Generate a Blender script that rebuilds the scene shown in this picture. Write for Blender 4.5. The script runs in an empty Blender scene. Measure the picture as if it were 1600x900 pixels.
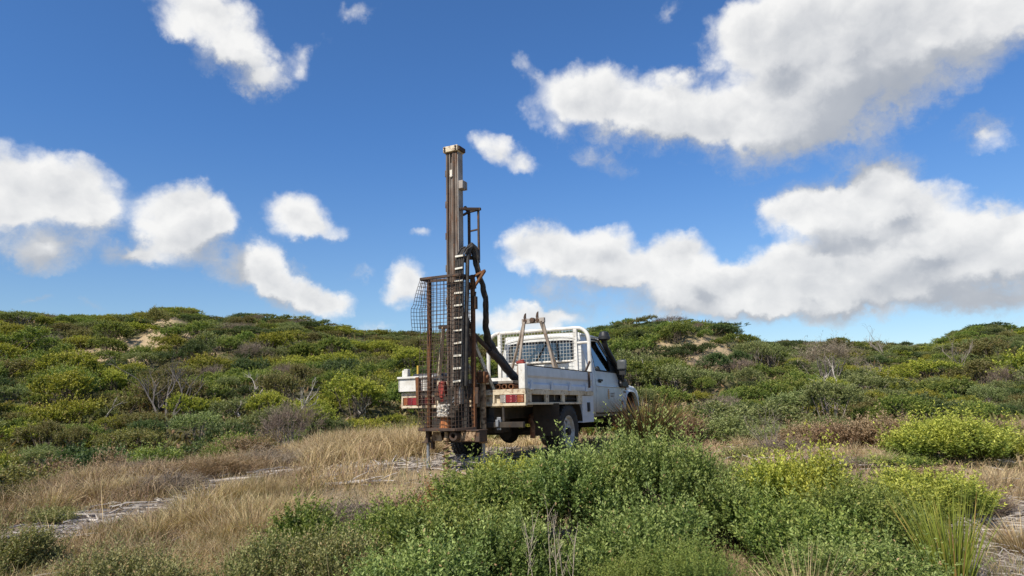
import bpy, math, random
import numpy as np
from mathutils import Vector, Matrix
R_ = math.radians
rng = np.random.default_rng(7)
random.seed(7)
sc = bpy.context.scene
COL = sc.collection

# ------------------------------------------------------------------ camera
F_PX, PITCH, ROLL, CAM_Z = 1080.0, R_(9.862), R_(-1.30), 0.737
TRUCK_YAW = 0.44872
_r = np.array([1., 0, 0]); _fw = np.array([0, math.cos(PITCH), math.sin(PITCH)]); _u = np.cross(_r, _fw)
CR = _r*math.cos(ROLL)+_u*math.sin(ROLL); CU = -_r*math.sin(ROLL)+_u*math.cos(ROLL)
cd = bpy.data.cameras.new("camera"); cam = bpy.data.objects.new("camera", cd); COL.objects.link(cam)
cd.sensor_width = 36; cd.lens = 36*F_PX/1600; cd.clip_start = .05; cd.clip_end = 20000
M4 = Matrix.Identity(4)
for i in range(3):
    M4[i][0], M4[i][1], M4[i][2] = CR[i], CU[i], -_fw[i]
M4[2][3] = CAM_Z
cam.matrix_world = M4
sc.camera = cam
def ray(px, py):
    d = (px-800)/F_PX*CR-(py-450)/F_PX*CU+_fw
    return d/np.linalg.norm(d)
def azel(px, py):
    d = ray(px, py); return math.atan2(d[0], d[1]), math.asin(d[2])

# ------------------------------------------------------------------ light, sky, exposure
SUN_AZ, SUN_EL = R_(218), R_(46)          # compass from +Y clockwise: behind the camera and to its left
sd = Vector((math.sin(SUN_AZ)*math.cos(SUN_EL), math.cos(SUN_AZ)*math.cos(SUN_EL), math.sin(SUN_EL)))
ld = bpy.data.lights.new("sun", 'SUN'); ld.energy = 4.5; ld.angle = R_(.5); ld.color = (1, .93, .82)
so = bpy.data.objects.new("sun", ld); COL.objects.link(so)
so.rotation_euler = sd.to_track_quat('Z', 'Y').to_euler()
so.location = (-20, -20, 40)
sc.view_settings.view_transform = 'Standard'; sc.view_settings.look = 'None'
sc.view_settings.gamma = 1; sc.view_settings.exposure = 0.38
sc.view_settings.use_curve_mapping = False
sc.cycles.max_bounces = 6; sc.cycles.transparent_max_bounces = 12

class NT:
    """small helper for writing node trees"""
    def __init__(s, tree): s.t = tree; s.n = tree.nodes; s.l = tree.links
    def new(s, typ, **kw):
        n = s.n.new(typ)
        for k, v in kw.items(): setattr(n, k, v)
        return n
    def put(s, sock, v):
        if isinstance(v, bpy.types.NodeSocket): s.l.new(v, sock)
        else: sock.default_value = v
    def math(s, op, a, b=0.0, c=0.0, clamp=False):
        n = s.new('ShaderNodeMath', operation=op, use_clamp=clamp)
        s.put(n.inputs[0], a); s.put(n.inputs[1], b); s.put(n.inputs[2], c)
        return n.outputs[0]
    def vmath(s, op, a, b=(0, 0, 0), scale=None):
        n = s.new('ShaderNodeVectorMath', operation=op)
        s.put(n.inputs[0], a); s.put(n.inputs[1], b)
        if scale is not None: s.put(n.inputs['Scale'], scale)
        return n.outputs[0]
    def noise(s, vec, scale, detail=4, rough=.55, color=False, dist=0.0):
        n = s.new('ShaderNodeTexNoise'); s.put(n.inputs['Vector'], vec)
        n.inputs['Scale'].default_value = scale; n.inputs['Detail'].default_value = detail
        n.inputs['Roughness'].default_value = rough; n.inputs['Distortion'].default_value = dist
        return n.outputs['Color' if color else 'Fac']
    def smooth(s, v, a, b, lo=0.0, hi=1.0):
        n = s.new('ShaderNodeMapRange', interpolation_type='SMOOTHSTEP')
        s.put(n.inputs[0], v)
        for i, q in enumerate((a, b, lo, hi)): s.put(n.inputs[i+1], q)
        return n.outputs[0]
    def mix(s, fac, a, b, mode='MIX'):
        n = s.new('ShaderNodeMix', data_type='RGBA', blend_type=mode)
        s.put(n.inputs[0], fac)
        for k, q in ((6, a), (7, b)):
            if isinstance(q, tuple) and len(q) == 3: q = (*q, 1)
            s.put(n.inputs[k], q)
        return n.outputs[2]
    def attr(s, name, out='Fac'):
        return s.new('ShaderNodeAttribute', attribute_name=name).outputs[out]

# cloud lobes, listed by where they sit in the sky (pixel of the photograph -> azimuth, elevation)
LOBES = [(1325,378,95,46,0,1.15),(1420,392,120,48,0,1.15),(1230,405,70,30,0,.95),(1310,420,110,40,0,1.1),(320,18,95,42,0,.92),(362,70,55,48,20,.9),(405,112,44,54,25,.75),(280,50,42,26,0,.6),(478,70,50,28,30,.45),(470,100,24,46,-20,.42),
 (25,290,125,62,0,1.1),(115,305,95,60,-5,1.05),(20,340,110,50,0,1.),(75,382,76,38,0,1.15),(160,330,60,40,0,.7),
 (292,330,78,42,0,1.15),(325,345,58,56,0,1.15),(285,385,75,42,-10,1.),(215,402,72,22,-12,.85),(350,425,60,26,-20,.6),
 (464,336,52,36,0,.85),(492,356,50,22,-15,.8),(400,416,52,42,0,1.2),(432,446,55,36,-25,1.15),(485,468,62,26,-12,1.1),(525,474,36,21,0,.9),
 (638,446,34,42,10,.8),(615,465,26,20,0,.6),(785,243,52,28,-25,.68),(815,262,34,20,-10,.62),
 (905,150,85,52,5,.95),(1000,170,130,62,-5,1.1),(870,200,50,30,-20,.6),(1090,185,125,50,-8,1.1),(1240,190,170,75,0,1.2),(1190,60,80,52,0,1.1),(1300,110,200,100,0,1.3),
 (1400,60,180,90,0,1.3),(1500,35,170,62,10,1.1),(1290,25,180,70,0,1.2),(1410,140,110,62,20,1.1),(1520,85,100,50,25,.75),(1280,215,100,26,0,.75),(840,120,46,22,-40,.55),(930,250,70,26,-20,.45),
 (1365,282,72,46,0,1.2),(1300,318,115,46,-5,1.15),(1410,340,105,46,0,1.2),(1245,335,60,38,0,.95),(1490,385,105,50,0,1.2),(1580,365,90,50,0,1.15),(1600,415,110,60,0,1.2),(1500,430,140,55,0,1.1),
 (855,388,70,42,0,1.15),(905,410,70,48,0,1.1),(950,410,55,48,0,1.1),(820,392,38,24,0,.6),(1058,402,56,40,0,1.15),(1010,425,60,40,0,1.05),(1120,440,80,36,0,1.15),(1190,440,90,36,0,1.15),
 (1290,440,120,46,0,1.2),(1380,445,120,46,0,1.2),(1070,472,110,40,0,1.2),(1180,480,130,26,0,1.15),(1300,474,120,26,0,1.05),(1440,462,130,30,0,1.1),(1560,466,130,26,0,1.),(960,445,70,26,0,.75),
 (860,495,120,24,0,.75),(900,470,90,22,-15,.65),(790,500,70,22,0,.65),(1540,205,50,38,-10,.72),(560,12,46,22,20,.42),(1050,18,46,26,25,.45),(1595,50,55,40,0,.75),
 (50,467,32,9,0,.45),(150,472,30,8,0,.4),(555,432,28,20,0,.38),(600,505,40,14,0,.5),(655,366,26,12,0,.33),(1545,505,60,12,0,.5)]
def build_world():
    w = bpy.data.worlds.new("World"); sc.world = w; w.use_nodes = True
    for n in list(w.node_tree.nodes): w.node_tree.nodes.remove(n)
    g = NT(w.node_tree)
    # group: direction-plane coordinates -> cloud thickness
    gt = bpy.data.node_groups.new("cloud_lobes", 'ShaderNodeTree')
    gt.interface.new_socket("uv", in_out='INPUT', socket_type='NodeSocketVector')
    gt.interface.new_socket("thickness", in_out='OUTPUT', socket_type='NodeSocketFloat')
    k = NT(gt); gi = k.new('NodeGroupInput'); go = k.new('NodeGroupOutput')
    tot = None
    for (px, py, rx, ry, rot, wt) in LOBES:
        a, e = azel(px, py)
        ex = azel(px+10, py)[0]-a; ey = azel(px, py-10)[1]-e
        m = k.new('ShaderNodeMapping', vector_type='TEXTURE')
        k.l.new(gi.outputs[0], m.inputs[0])
        m.inputs['Location'].default_value = (a, e, 0)
        m.inputs['Rotation'].default_value = (0, 0, R_(rot))
        m.inputs['Scale'].default_value = (1.42*rx*ex/10, 1.42*ry*ey/10, 1)
        gr = k.new('ShaderNodeTexGradient', gradient_type='SPHERICAL')
        k.l.new(m.outputs[0], gr.inputs[0])
        v = k.math('POWER', k.math('MULTIPLY', gr.outputs['Fac'], wt*1.3), 3)
        tot = v if tot is None else k.math('ADD', tot, v)
    k.l.new(k.math('POWER', tot, 1/3), go.inputs[0])
    tc = g.new('ShaderNodeTexCoord'); d = tc.outputs['Generated']
    sp = g.new('ShaderNodeSeparateXYZ'); g.l.new(d, sp.inputs[0])
    az = g.math('ARCTAN2', sp.outputs[0], sp.outputs[1]); el = g.math('ARCSINE', sp.outputs[2])
    cb = g.new('ShaderNodeCombineXYZ'); g.l.new(az, cb.inputs[0]); g.l.new(el, cb.inputs[1])
    uv0 = cb.outputs[0]
    w1 = g.vmath('SUBTRACT', g.noise(uv0, 6, 2, .5, color=True), (.5, .5, .5))
    w2 = g.vmath('SUBTRACT', g.noise(uv0, 26, 5, .62, color=True), (.5, .5, .5))
    warp = g.vmath('ADD', g.vmath('SCALE', w1, scale=.030), g.vmath('SCALE', w2, scale=.040))
    # the same broken cumulus goes on over the rest of the sky, outside the lobes listed above
    out = g.math('MAXIMUM', g.smooth(g.math('ABSOLUTE', az), .72, .95), g.smooth(el, .62, .8))
    gen = g.math('MULTIPLY', g.smooth(g.noise(g.vmath('MULTIPLY', d, (1, 1, 1.8)), 2.6, 3, .5), .5, .68), g.math('MULTIPLY', out, g.smooth(el, .02, .12)))
    def lobes(off):
        n = g.new('ShaderNodeGroup', node_tree=gt); g.l.new(g.vmath('ADD', g.vmath('ADD', uv0, off), warp), n.inputs[0])
        return g.math('MAXIMUM', n.outputs[0], g.math('MULTIPLY', gen, .9))
    wv = g.vmath('SCALE', g.vmath('SUBTRACT', g.noise(uv0, 24, 4, .55, color=True), (.5, .5, .5)), scale=.028)
    def puffs(off):
        # cauliflower heads: fractal cells, finer towards their edges
        u = g.vmath('MULTIPLY', g.vmath('ADD', g.vmath('ADD', uv0, off), wv), (1, 1.2, 1))
        def vor(scale, det, rough):
            v = g.new('ShaderNodeTexVoronoi', voronoi_dimensions='2D', feature='SMOOTH_F1', normalize=True)
            g.l.new(u, v.inputs['Vector']); v.inputs['Scale'].default_value = scale; v.inputs['Detail'].default_value = det; v.inputs['Roughness'].default_value = rough; v.inputs['Smoothness'].default_value = .22
            return v.outputs['Distance']
        n = g.noise(u, 8, 6, .55)
        return g.math('ADD', g.math('MULTIPLY', g.math('SUBTRACT', .32, vor(11, 5, .50)), 1.35), g.math('MULTIPLY', g.math('SUBTRACT', n, .5), .75))
    t0 = lobes((0, 0, 0)); t1 = lobes((-.030, .060, 0)); b0 = puffs((0, 0, 0)); b1 = puffs((-.011, .021, 0))
    h0 = g.math('ADD', t0, g.math('MULTIPLY', b0, g.math('MULTIPLY', g.smooth(t0, .02, .34), .98)))
    low = g.smooth(g.math('SUBTRACT', t0, t1), -.34, .34)
    soft = g.math('ADD', g.math('MULTIPLY', g.noise(uv0, 3.3, 2, .5), .55), g.math('MULTIPLY', g.math('SUBTRACT', 1.0, low), .48))
    wisp = g.noise(g.vmath('ADD', g.vmath('MULTIPLY', uv0, (1, 1.6, 1)), g.vmath('SCALE', w2, scale=.12)), 20, 7, .58)
    alpha = g.smooth(g.math('ADD', h0, g.math('MULTIPLY', g.math('SUBTRACT', wisp, .52), g.math('SUBTRACT', 1.15, low))), .22, g.math('ADD', .60, g.math('MULTIPLY', soft, .95)))
    det = g.math('SUBTRACT', b0, b1)
    thick = g.smooth(h0, .5, 1.6)
    br = g.math('ADD', g.math('ADD', .26, g.math('MULTIPLY', low, .74)), g.math('SUBTRACT', g.math('MULTIPLY', det, .78), g.math('MULTIPLY', thick, .30)))
    gm = g.new('ShaderNodeMapping', vector_type='TEXTURE'); g.l.new(uv0, gm.inputs[0])     # the big cloud overhead on the right is seen from its shaded base
    ga, ge = azel(1330, 140); gm.inputs['Location'].default_value = (ga, ge, 0); gm.inputs['Scale'].default_value = (.40, .20, 1); gm.inputs['Rotation'].default_value = (0, 0, R_(8))
    gg = g.new('ShaderNodeTexGradient', gradient_type='QUADRATIC_SPHERE'); g.l.new(gm.outputs[0], gg.inputs[0])
    br = g.math('SUBTRACT', br, g.math('MULTIPLY', g.smooth(gg.outputs['Fac'], 0, .9), .15))
    br = g.math('SMOOTH_MAX', br, g.math('ADD', .20, g.math('MULTIPLY', b0, .22)), .3)
    ccol = g.mix(br, (.33, .37, .44), (.99, .985, .97))
    sky = g.new('ShaderNodeTexSky', sky_type='NISHITA'); sky.sun_disc = False
    sky.sun_elevation = SUN_EL; sky.sun_rotation = SUN_AZ; sky.air_density = 1.0; sky.dust_density = .25; sky.ozone_density = 2.2
    tint = g.mix(1.0, sky.outputs[0], g.mix(g.smooth(el, -.02, .42), (.86, .93, .98), (.53, .87, 1.25)), 'MULTIPLY')
    b1 = g.new('ShaderNodeBackground'); g.l.new(tint, b1.inputs[0]); b1.inputs[1].default_value = .092
    b2 = g.new('ShaderNodeBackground'); g.l.new(ccol, b2.inputs[0]); b2.inputs[1].default_value = .74
    mx = g.new('ShaderNodeMixShader'); g.l.new(g.math('MULTIPLY', alpha, .97), mx.inputs[0]); g.l.new(b1.outputs[0], mx.inputs[1]); g.l.new(b2.outputs[0], mx.inputs[2])
    o = g.new('ShaderNodeOutputWorld'); g.l.new(mx.outputs[0], o.inputs[0])
    w.cycles.sampling_method = 'MANUAL'; w.cycles.sample_map_resolution = 512
build_world()

# ------------------------------------------------------------------ small helpers
def tag(o, label=None, cat=None, group=None, kind=None):
    if label: o['label'] = label
    if cat: o['category'] = cat
    if group: o['group'] = group
    if kind: o['kind'] = kind
    return o
def empty(name, loc=(0, 0, 0), rz=0):
    o = bpy.data.objects.new(name, None); COL.objects.link(o); o.location = loc; o.rotation_euler = (0, 0, rz)
    o.empty_display_size = .2
    return o
def link(name, me, parent=None, mat=None):
    o = bpy.data.objects.new(name, me); COL.objects.link(o)
    if parent: o.parent = parent
    if mat and not me.materials: me.materials.append(mat)
    return o

class MB:
    """collects shapes, then links them as one mesh object"""
    def __init__(s): s.v = []; s.f = []
    def add(s, vs, fs):
        n = len(s.v); s.v += [tuple(map(float, q)) for q in vs]; s.f += [tuple(i+n for i in q) for q in fs]; return s
    def box(s, x0, x1, y0, y1, z0, z1):
        vs = [(x, y, z) for x in (x0, x1) for y in (y0, y1) for z in (z0, z1)]
        return s.add(vs, [(0, 1, 3, 2), (4, 6, 7, 5), (0, 4, 5, 1), (2, 3, 7, 6), (0, 2, 6, 4), (1, 5, 7, 3)])
    def bar(s, a, b, w, h, up=(0, 0, 1)):
        a, b = Vector(a), Vector(b); d = (b-a).normalized(); u = Vector(up)
        if abs(d.dot(u)) > .95: u = Vector((1, 0, 0))
        sx = d.cross(u).normalized(); u = sx.cross(d)
        vs = [p+sx*w/2*i+u*h/2*j for p in (a, b) for i in (-1, 1) for j in (-1, 1)]
        return s.add(vs, [(0, 1, 3, 2), (4, 6, 7, 5), (0, 4, 5, 1), (2, 3, 7, 6), (0, 2, 6, 4), (1, 5, 7, 3)])
    def tube(s, pts, r, n=8, cap=True):
        P = [Vector(p) for p in pts]; rs = r if hasattr(r, '__len__') else [r]*len(P)
        t = [(P[min(i+1, len(P)-1)]-P[max(i-1, 0)]).normalized() for i in range(len(P))]
        u = t[0].orthogonal().normalized(); vs = []
        for i, p in enumerate(P):
            u = (u-t[i]*u.dot(t[i])).normalized(); w = t[i].cross(u)
            vs += [p+(u*math.cos(k*2*math.pi/n)+w*math.sin(k*2*math.pi/n))*rs[i] for k in range(n)]
        fs = [(i*n+k, i*n+(k+1) % n, (i+1)*n+(k+1) % n, (i+1)*n+k) for i in range(len(P)-1) for k in range(n)]
        if cap: fs += [tuple(range(n-1, -1, -1)), tuple(range((len(P)-1)*n, len(P)*n))]
        return s.add(vs, fs)
    def lathe(s, prof, o, ax, n=24, closed=False):
        o, ax = Vector(o), Vector(ax).normalized(); u = ax.orthogonal().normalized(); w = ax.cross(u); vs = []
        for (r, h) in prof:
            vs += [o+ax*h+(u*math.cos(k*2*math.pi/n)+w*math.sin(k*2*math.pi/n))*r for k in range(n)]
        m = len(prof)
        fs = [(i*n+k, i*n+(k+1) % n, ((i+1) % m)*n+(k+1) % n, ((i+1) % m)*n+k) for i in range(m if closed else m-1) for k in range(n)]
        return s.add(vs, fs)
    def sheet(s, rows, thick=None):
        """grid of points (list of rows); thick = offset vector makes it a closed slab"""
        nr, nc = len(rows), len(rows[0]); vs = [p for q in rows for p in q]
        fs = [(i*nc+j, i*nc+j+1, (i+1)*nc+j+1, (i+1)*nc+j) for i in range(nr-1) for j in range(nc-1)]
        if thick is not None:
            m = len(vs); vs = vs+[tuple(Vector(p)+Vector(thick)) for p in vs]
            fs = fs+[tuple(q+m for q in reversed(f)) for f in fs]
            ring = [j for j in range(nc)]+[i*nc+nc-1 for i in range(1, nr)]+[(nr-1)*nc+j for j in range(nc-2, -1, -1)]+[i*nc for i in range(nr-2, 0, -1)]
            fs += [(ring[(q+1) % len(ring)], ring[q], ring[q]+m, ring[(q+1) % len(ring)]+m) for q in range(len(ring))]
        return s.add(vs, fs)
    def prism(s, poly, off):
        """closed polygon of 3-D points swept by the vector off"""
        m = len(poly); o = Vector(off)
        vs = [Vector(p) for p in poly]+[Vector(p)+o for p in poly]
        return s.add(vs, [tuple(range(m)), tuple(range(2*m-1, m-1, -1))]+[((q+1) % m, q, q+m, (q+1) % m+m) for q in range(m)])
    def build(s, name, mat, parent=None, bevel=0, smooth=True, seg=2):
        me = bpy.data.meshes.new(name); me.from_pydata(s.v, [], s.f); me.update()
        import bmesh
        bm = bmesh.new(); bm.from_mesh(me); bmesh.ops.recalc_face_normals(bm, faces=bm.faces[:]); bm.to_mesh(me); bm.free()
        if smooth:
            me.polygons.foreach_set('use_smooth', [True]*len(me.polygons)); me.set_sharp_from_angle(angle=R_(35))
        o = link(name, me, parent, mat)
        if bevel:
            b = o.modifiers.new('bevel', 'BEVEL'); b.width = bevel; b.segments = seg; b.limit_method = 'ANGLE'; b.angle_limit = R_(40); b.use_clamp_overlap = True
        return o

# ------------------------------------------------------------------ materials
def principled(name):
    m = bpy.data.materials.new(name); m.use_nodes = True
    g = NT(m.node_tree); return m, g, m.node_tree.nodes['Principled BSDF']
def weather(name, col, col2=None, rust=None, amt=.5, scale=5, rough=.5, metal=0.0, bump=.15, spec=.4, dust=None, dust_z=None, streak=False):
    """painted or bare metal with blotches, rust patches and dust"""
    m, g, b = principled(name)
    co = g.new('ShaderNodeTexCoord').outputs['Object']
    n1 = g.noise(co, scale, 6, .6); n2 = g.noise(g.vmath('ADD', co, (7, 3, 1)), scale*2.3, 8, .65)
    if streak: n2 = g.noise(g.vmath('MULTIPLY', co, (1, 1, .18)), scale*3, 7, .65)
    c = g.mix(g.smooth(n1, .35, .7), (*col, 1), (*(col2 or tuple(q*.75 for q in col)), 1))
    rr = rough
    if rust:
        f = g.smooth(n2, 1-amt-.1, 1-amt+.1)
        rc = g.mix(g.noise(co, scale*9, 4, .6), (*rust, 1), (*tuple(q*.4 for q in rust), 1))
        c = g.mix(f, c, rc); rr = g.math('ADD', g.math('MULTIPLY', f, .85-rough), rough)
    if dust:
        z = g.new('ShaderNodeSeparateXYZ'); g.l.new(co, z.inputs[0])
        zz = g.math('ADD', z.outputs[2], g.math('MULTIPLY', g.math('SUBTRACT', n1, .5), .35))
        f = g.math('MULTIPLY', g.smooth(zz, dust_z[1], dust_z[0]), g.math('ADD', .35, g.math('MULTIPLY', n2, .7)))
        c = g.mix(f, c, (*dust, 1))
    g.put(b.inputs['Base Color'], c); g.put(b.inputs['Roughness'], rr)
    b.inputs['Metallic'].default_value = metal; b.inputs['Specular IOR Level'].default_value = spec
    if bump:
        bn = g.new('ShaderNodeBump'); bn.inputs['Strength'].default_value = bump; bn.inputs['Distance'].default_value = .01
        g.put(bn.inputs['Height'], n2); g.l.new(bn.outputs[0], b.inputs['Normal'])
    return m
def glass_mat(name, tint=(.30, .36, .36)):
    m = bpy.data.materials.new(name); m.use_nodes = True; g = NT(m.node_tree); g.n.clear()
    tr = g.new('ShaderNodeBsdfTransparent'); tr.inputs[0].default_value = (*tint, 1)
    gl = g.new('ShaderNodeBsdfGlossy'); gl.inputs['Roughness'].default_value = .03; gl.inputs[0].default_value = (.9, .95, 1, 1)
    lw = g.new('ShaderNodeFresnel'); lw.inputs[0].default_value = 1.6
    mx = g.new('ShaderNodeMixShader'); g.l.new(g.math('ADD', lw.outputs[0], .07), mx.inputs[0]); g.l.new(tr.outputs[0], mx.inputs[1]); g.l.new(gl.outputs[0], mx.inputs[2])
    o = g.new('ShaderNodeOutputMaterial'); g.l.new(mx.outputs[0], o.inputs[0]); return m
def leaf_mat(name, old, new, odd, tip0=.5, tip1=1., odd_amt=.12, rough=.5, trans=.3, obj_var=.25):
    """foliage: older leaves, new growth towards the shoot tips, a few odd-coloured leaves"""
    m, g, b = principled(name)
    tip = g.attr('tip'); var = g.attr('var'); rnd = g.new('ShaderNodeObjectInfo').outputs['Random']
    co = g.new('ShaderNodeNewGeometry').outputs['Position']
    nz = g.noise(co, 1.3, 3, .6)
    c = g.mix(g.smooth(g.math('ADD', tip, g.math('MULTIPLY', g.math('SUBTRACT', nz, .5), .7)), tip0, tip1), (*old, 1), (*new, 1))
    c = g.mix(g.smooth(var, 1-odd_amt-.02, 1-odd_amt+.02), c, (*odd, 1))
    hs = g.new('ShaderNodeHueSaturation'); g.l.new(c, hs.inputs['Color'])
    g.put(hs.inputs['Hue'], g.math('ADD', .5-.03*obj_var*2, g.math('MULTIPLY', rnd, .06*obj_var*2)))
    g.put(hs.inputs['Value'], g.math('MULTIPLY', g.math('ADD', 1-obj_var*.6, g.math('MULTIPLY', rnd, obj_var*1.2)), g.math('ADD', .60, g.math('MULTIPLY', var, .85))))
    c = hs.outputs[0]
    g.put(b.inputs['Base Color'], c); b.inputs['Roughness'].default_value = rough; b.inputs['Specular IOR Level'].default_value = .3
    tl = g.new('ShaderNodeBsdfTranslucent'); g.put(tl.inputs[0], g.mix(1., c, (1.3, 1.35, .7, 1), 'MULTIPLY'))
    mx = g.new('ShaderNodeMixShader'); mx.inputs[0].default_value = trans
    out = [n for n in g.n if n.type == 'OUTPUT_MATERIAL'][0]
    g.l.new(b.outputs[0], mx.inputs[1]); g.l.new(tl.outputs[0], mx.inputs[2]); g.l.new(mx.outputs[0], out.inputs[0])
    return m

MAT = dict(
 white=weather('white_paint', (.64, .645, .63), (.53, .53, .50), (.28, .17, .09), .28, 4, .35, dust=(.36, .29, .20), dust_z=(.60, 1.0), bump=.04, spec=.5),
 white2=weather('chalky_white_paint', (.66, .645, .60), (.50, .475, .42), (.26, .14, .06), .33, 7, .5, bump=.08),
 cream=weather('cream_paint', (.62, .53, .385), (.47, .385, .26), (.24, .10, .04), .40, 7, .6, bump=.12),
 alu=weather('pale_aluminium_paint', (.60, .62, .66), (.50, .52, .55), (.28, .2, .12), .26, 5, .4, bump=.05),
 rust=weather('rusty_steel', (.16, .068, .032), (.085, .040, .022), (.32, .17, .075), .40, 9, .85, bump=.4, spec=.2),
 darkrust=weather('dark_rusty_steel', (.075, .05, .036), (.045, .033, .027), (.19, .085, .038), .40, 8, .75, bump=.35, spec=.3),
 tan=weather('mud_caked_steel', (.42, .30, .185), (.24, .155, .09), (.09, .048, .027), .47, 10, .9, bump=.5, spec=.15),
 mast=weather('worn_mast_steel', (.175, .145, .118), (.095, .073, .056), (.16, .075, .038), .44, 4, .6, bump=.25, spec=.4, streak=True),
 mastside=weather('grey_mast_steel', (.34, .30, .26), (.22, .18, .15), (.17, .09, .05), .36, 5, .6, bump=.25, streak=True),
 black=weather('black_rubber', (.022, .022, .023), (.035, .033, .031), None, rough=.75, bump=.2, scale=12, spec=.3),
 plastic=weather('black_plastic', (.016, .016, .018), (.022, .022, .022), None, rough=.5, bump=.02, spec=.4),
 hose=weather('dusty_black_hose', (.028, .026, .025), (.07, .06, .05), None, rough=.7, bump=.3, scale=14, spec=.3),
 under=weather('grimy_underbody', (.035, .03, .026), (.065, .052, .04), (.1, .05, .025), .35, 6, .85, bump=.3, spec=.2),
 steel=weather('bright_steel', (.55, .56, .57), (.42, .42, .42), None, rough=.35, metal=.9, bump=.05),
 greysteel=weather('dull_grey_steel', (.27, .285, .30), (.20, .20, .21), (.2, .12, .07), .3, 8, .5, metal=.5, bump=.1),
 red=weather('red_paint', (.30, .035, .025), (.20, .03, .02), (.15, .07, .035), .42, 10, .6, bump=.15),
 redlens=weather('red_lens', (.27, .018, .022), (.22, .014, .018), None, rough=.25, bump=0, spec=.6),
 redlens2=weather('dark_red_lens', (.16, .010, .018), (.13, .008, .014), None, rough=.25, bump=0, spec=.6),
 amber=weather('amber_lens', (.30, .085, .025), (.24, .07, .02), None, rough=.25, bump=0, spec=.6),
 clear=weather('clear_lens', (.32, .29, .26), (.25, .22, .2), None, rough=.15, bump=0, spec=.6),
 restgrey=weather('stained_grey_steel', (.30, .25, .20), (.19, .15, .12), (.22, .11, .05), .36, 8, .8, bump=.3, spec=.2),
 rim=weather('dusty_silver_wheel', (.50, .49, .46), (.33, .30, .26), (.2, .14, .09), .35, 9, .6, bump=.1),
 orange=weather('orange_rust_sleeve', (.52, .20, .07), (.36, .12, .04), (.58, .33, .16), .35, 12, .8, bump=.4),
 chalk=weather('white_mud_clods', (.68, .64, .56), (.48, .43, .35), (.2, .12, .07), .35, 20, .9, bump=.5),
 timber=weather('weathered_timber', (.27, .24, .20), (.17, .15, .125), None, rough=.9, bump=.5, scale=9),
 tape=weather('cream_crossbar', (.72, .69, .60), (.55, .51, .42), (.2, .12, .07), .25, 9, .6, bump=.05),
 bag=weather('dark_vinyl', (.05, .052, .06), (.035, .035, .04), None, rough=.6, bump=.2),
 emblem=weather('faded_orange_print', (.72, .34, .08), (.62, .28, .06), None, rough=.5, bump=0),
 ink=weather('dark_print', (.20, .14, .09), (.24, .17, .11), None, rough=.5, bump=0),
 seat=weather('grey_seat_cloth', (.10, .10, .11), (.07, .07, .08), None, rough=.9, bump=.1),
 glass=glass_mat('window_glass'),
 mirror=weather('mirror_back', (.085, .092, .095), (.065, .07, .072), None, rough=.4, bump=0),
 yellow=weather('yellow_tape', (.6, .4, .06), (.5, .33, .05), None, rough=.6, bump=0),
)
LEAF = dict(
 mid=leaf_mat('mid_green_leaves', (0.132, 0.182, 0.037), (0.297, 0.319, 0.068), (.18, .14, .06), .45, 1.05),
 yellow=leaf_mat('yellow_green_leaves', (0.204, 0.226, 0.033), (0.396, 0.374, 0.055), (.22, .17, .05), .35, 1.),
 grey=leaf_mat('grey_green_leaves', (0.171, 0.200, 0.073), (0.319, 0.341, 0.127), (.2, .16, .10), .45, 1.05),
 dark=leaf_mat('dark_green_leaves', (0.075, 0.108, 0.037), (0.143, 0.171, 0.055), (.1, .08, .045), .45, 1.1),
 olive=leaf_mat('olive_leaves', (0.165, 0.155, 0.052), (0.26, 0.23, 0.085), (.2, .13, .06), .4, 1.1, .2),
 twig=leaf_mat('bare_grey_twigs', (0.22, 0.17, 0.125), (0.31, 0.25, 0.185), (.12, .09, .07), .3, 1., .3, .9, .05),
 saltbush=leaf_mat('saltbush_leaves', (0.142, 0.198, 0.052), (0.32, 0.365, 0.11), (.34, .22, .12), .55, 1.05, .08, .5, .3, .12),
 fresh=leaf_mat('fresh_green_leaves', (0.145, 0.2, 0.048), (0.3, 0.33, 0.08), (.28, .24, .09), .5, 1.1, .08, .5, .32, .12),
 lime=leaf_mat('lime_leaves', (0.185, 0.23, 0.045), (0.46, 0.455, 0.085), (.34, .30, .08), .35, .95, .08, .5, .35, .1),
 herb=leaf_mat('olive_herb_leaves', (0.18, 0.19, 0.068), (0.33, 0.31, 0.13), (.28, .20, .10), .4, 1.05, .22, .6, .3, .12),
 heath=leaf_mat('heath_leaves', (0.11, 0.165, 0.036), (0.24, 0.27, 0.06), (.2, .17, .06), .4, 1.1, .06, .5, .3, .1),
 drybrown=leaf_mat('dry_brown_leaves', (0.25, 0.165, 0.095), (0.38, 0.275, 0.17), (.16, .09, .05), .4, 1.1, .25, .9, .2, .15),
 orange=leaf_mat('orange_brown_leaves', (.30, .14, .055), (.42, .24, .10), (.2, .1, .05), .4, 1.1, .25, .9, .2, .12),
 straw=leaf_mat('straw_blades', (0.5, 0.38, 0.2), (0.78, 0.63, 0.37), (.25, .165, .10), .2, .9, .28, .75, .25, .1),
 brownstraw=leaf_mat('brown_straw_blades', (0.37, 0.27, 0.155), (0.6, 0.47, 0.29), (.20, .13, .085), .2, .9, .3, .8, .2, .1),
 greygrass=leaf_mat('grey_green_blades', (0.22, 0.215, 0.09), (0.38, 0.34, 0.17), (.32, .24, .13), .3, 1., .3, .7, .25, .1),
 rush=leaf_mat('rush_stems', (.19, .23, .035), (.34, .33, .06), (.34, .22, .07), .4, 1., .10, .6, .2, .1),
 tussock=leaf_mat('tussock_blades', (.06, .06, .022), (.30, .13, .065), (.20, .15, .05), .45, .95, .12, .7, .2, .1),
)
WOOD = weather('grey_deadwood', (.52, .47, .41), (.34, .29, .25), None, rough=.9, bump=.3, scale=14, spec=.2)
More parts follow.
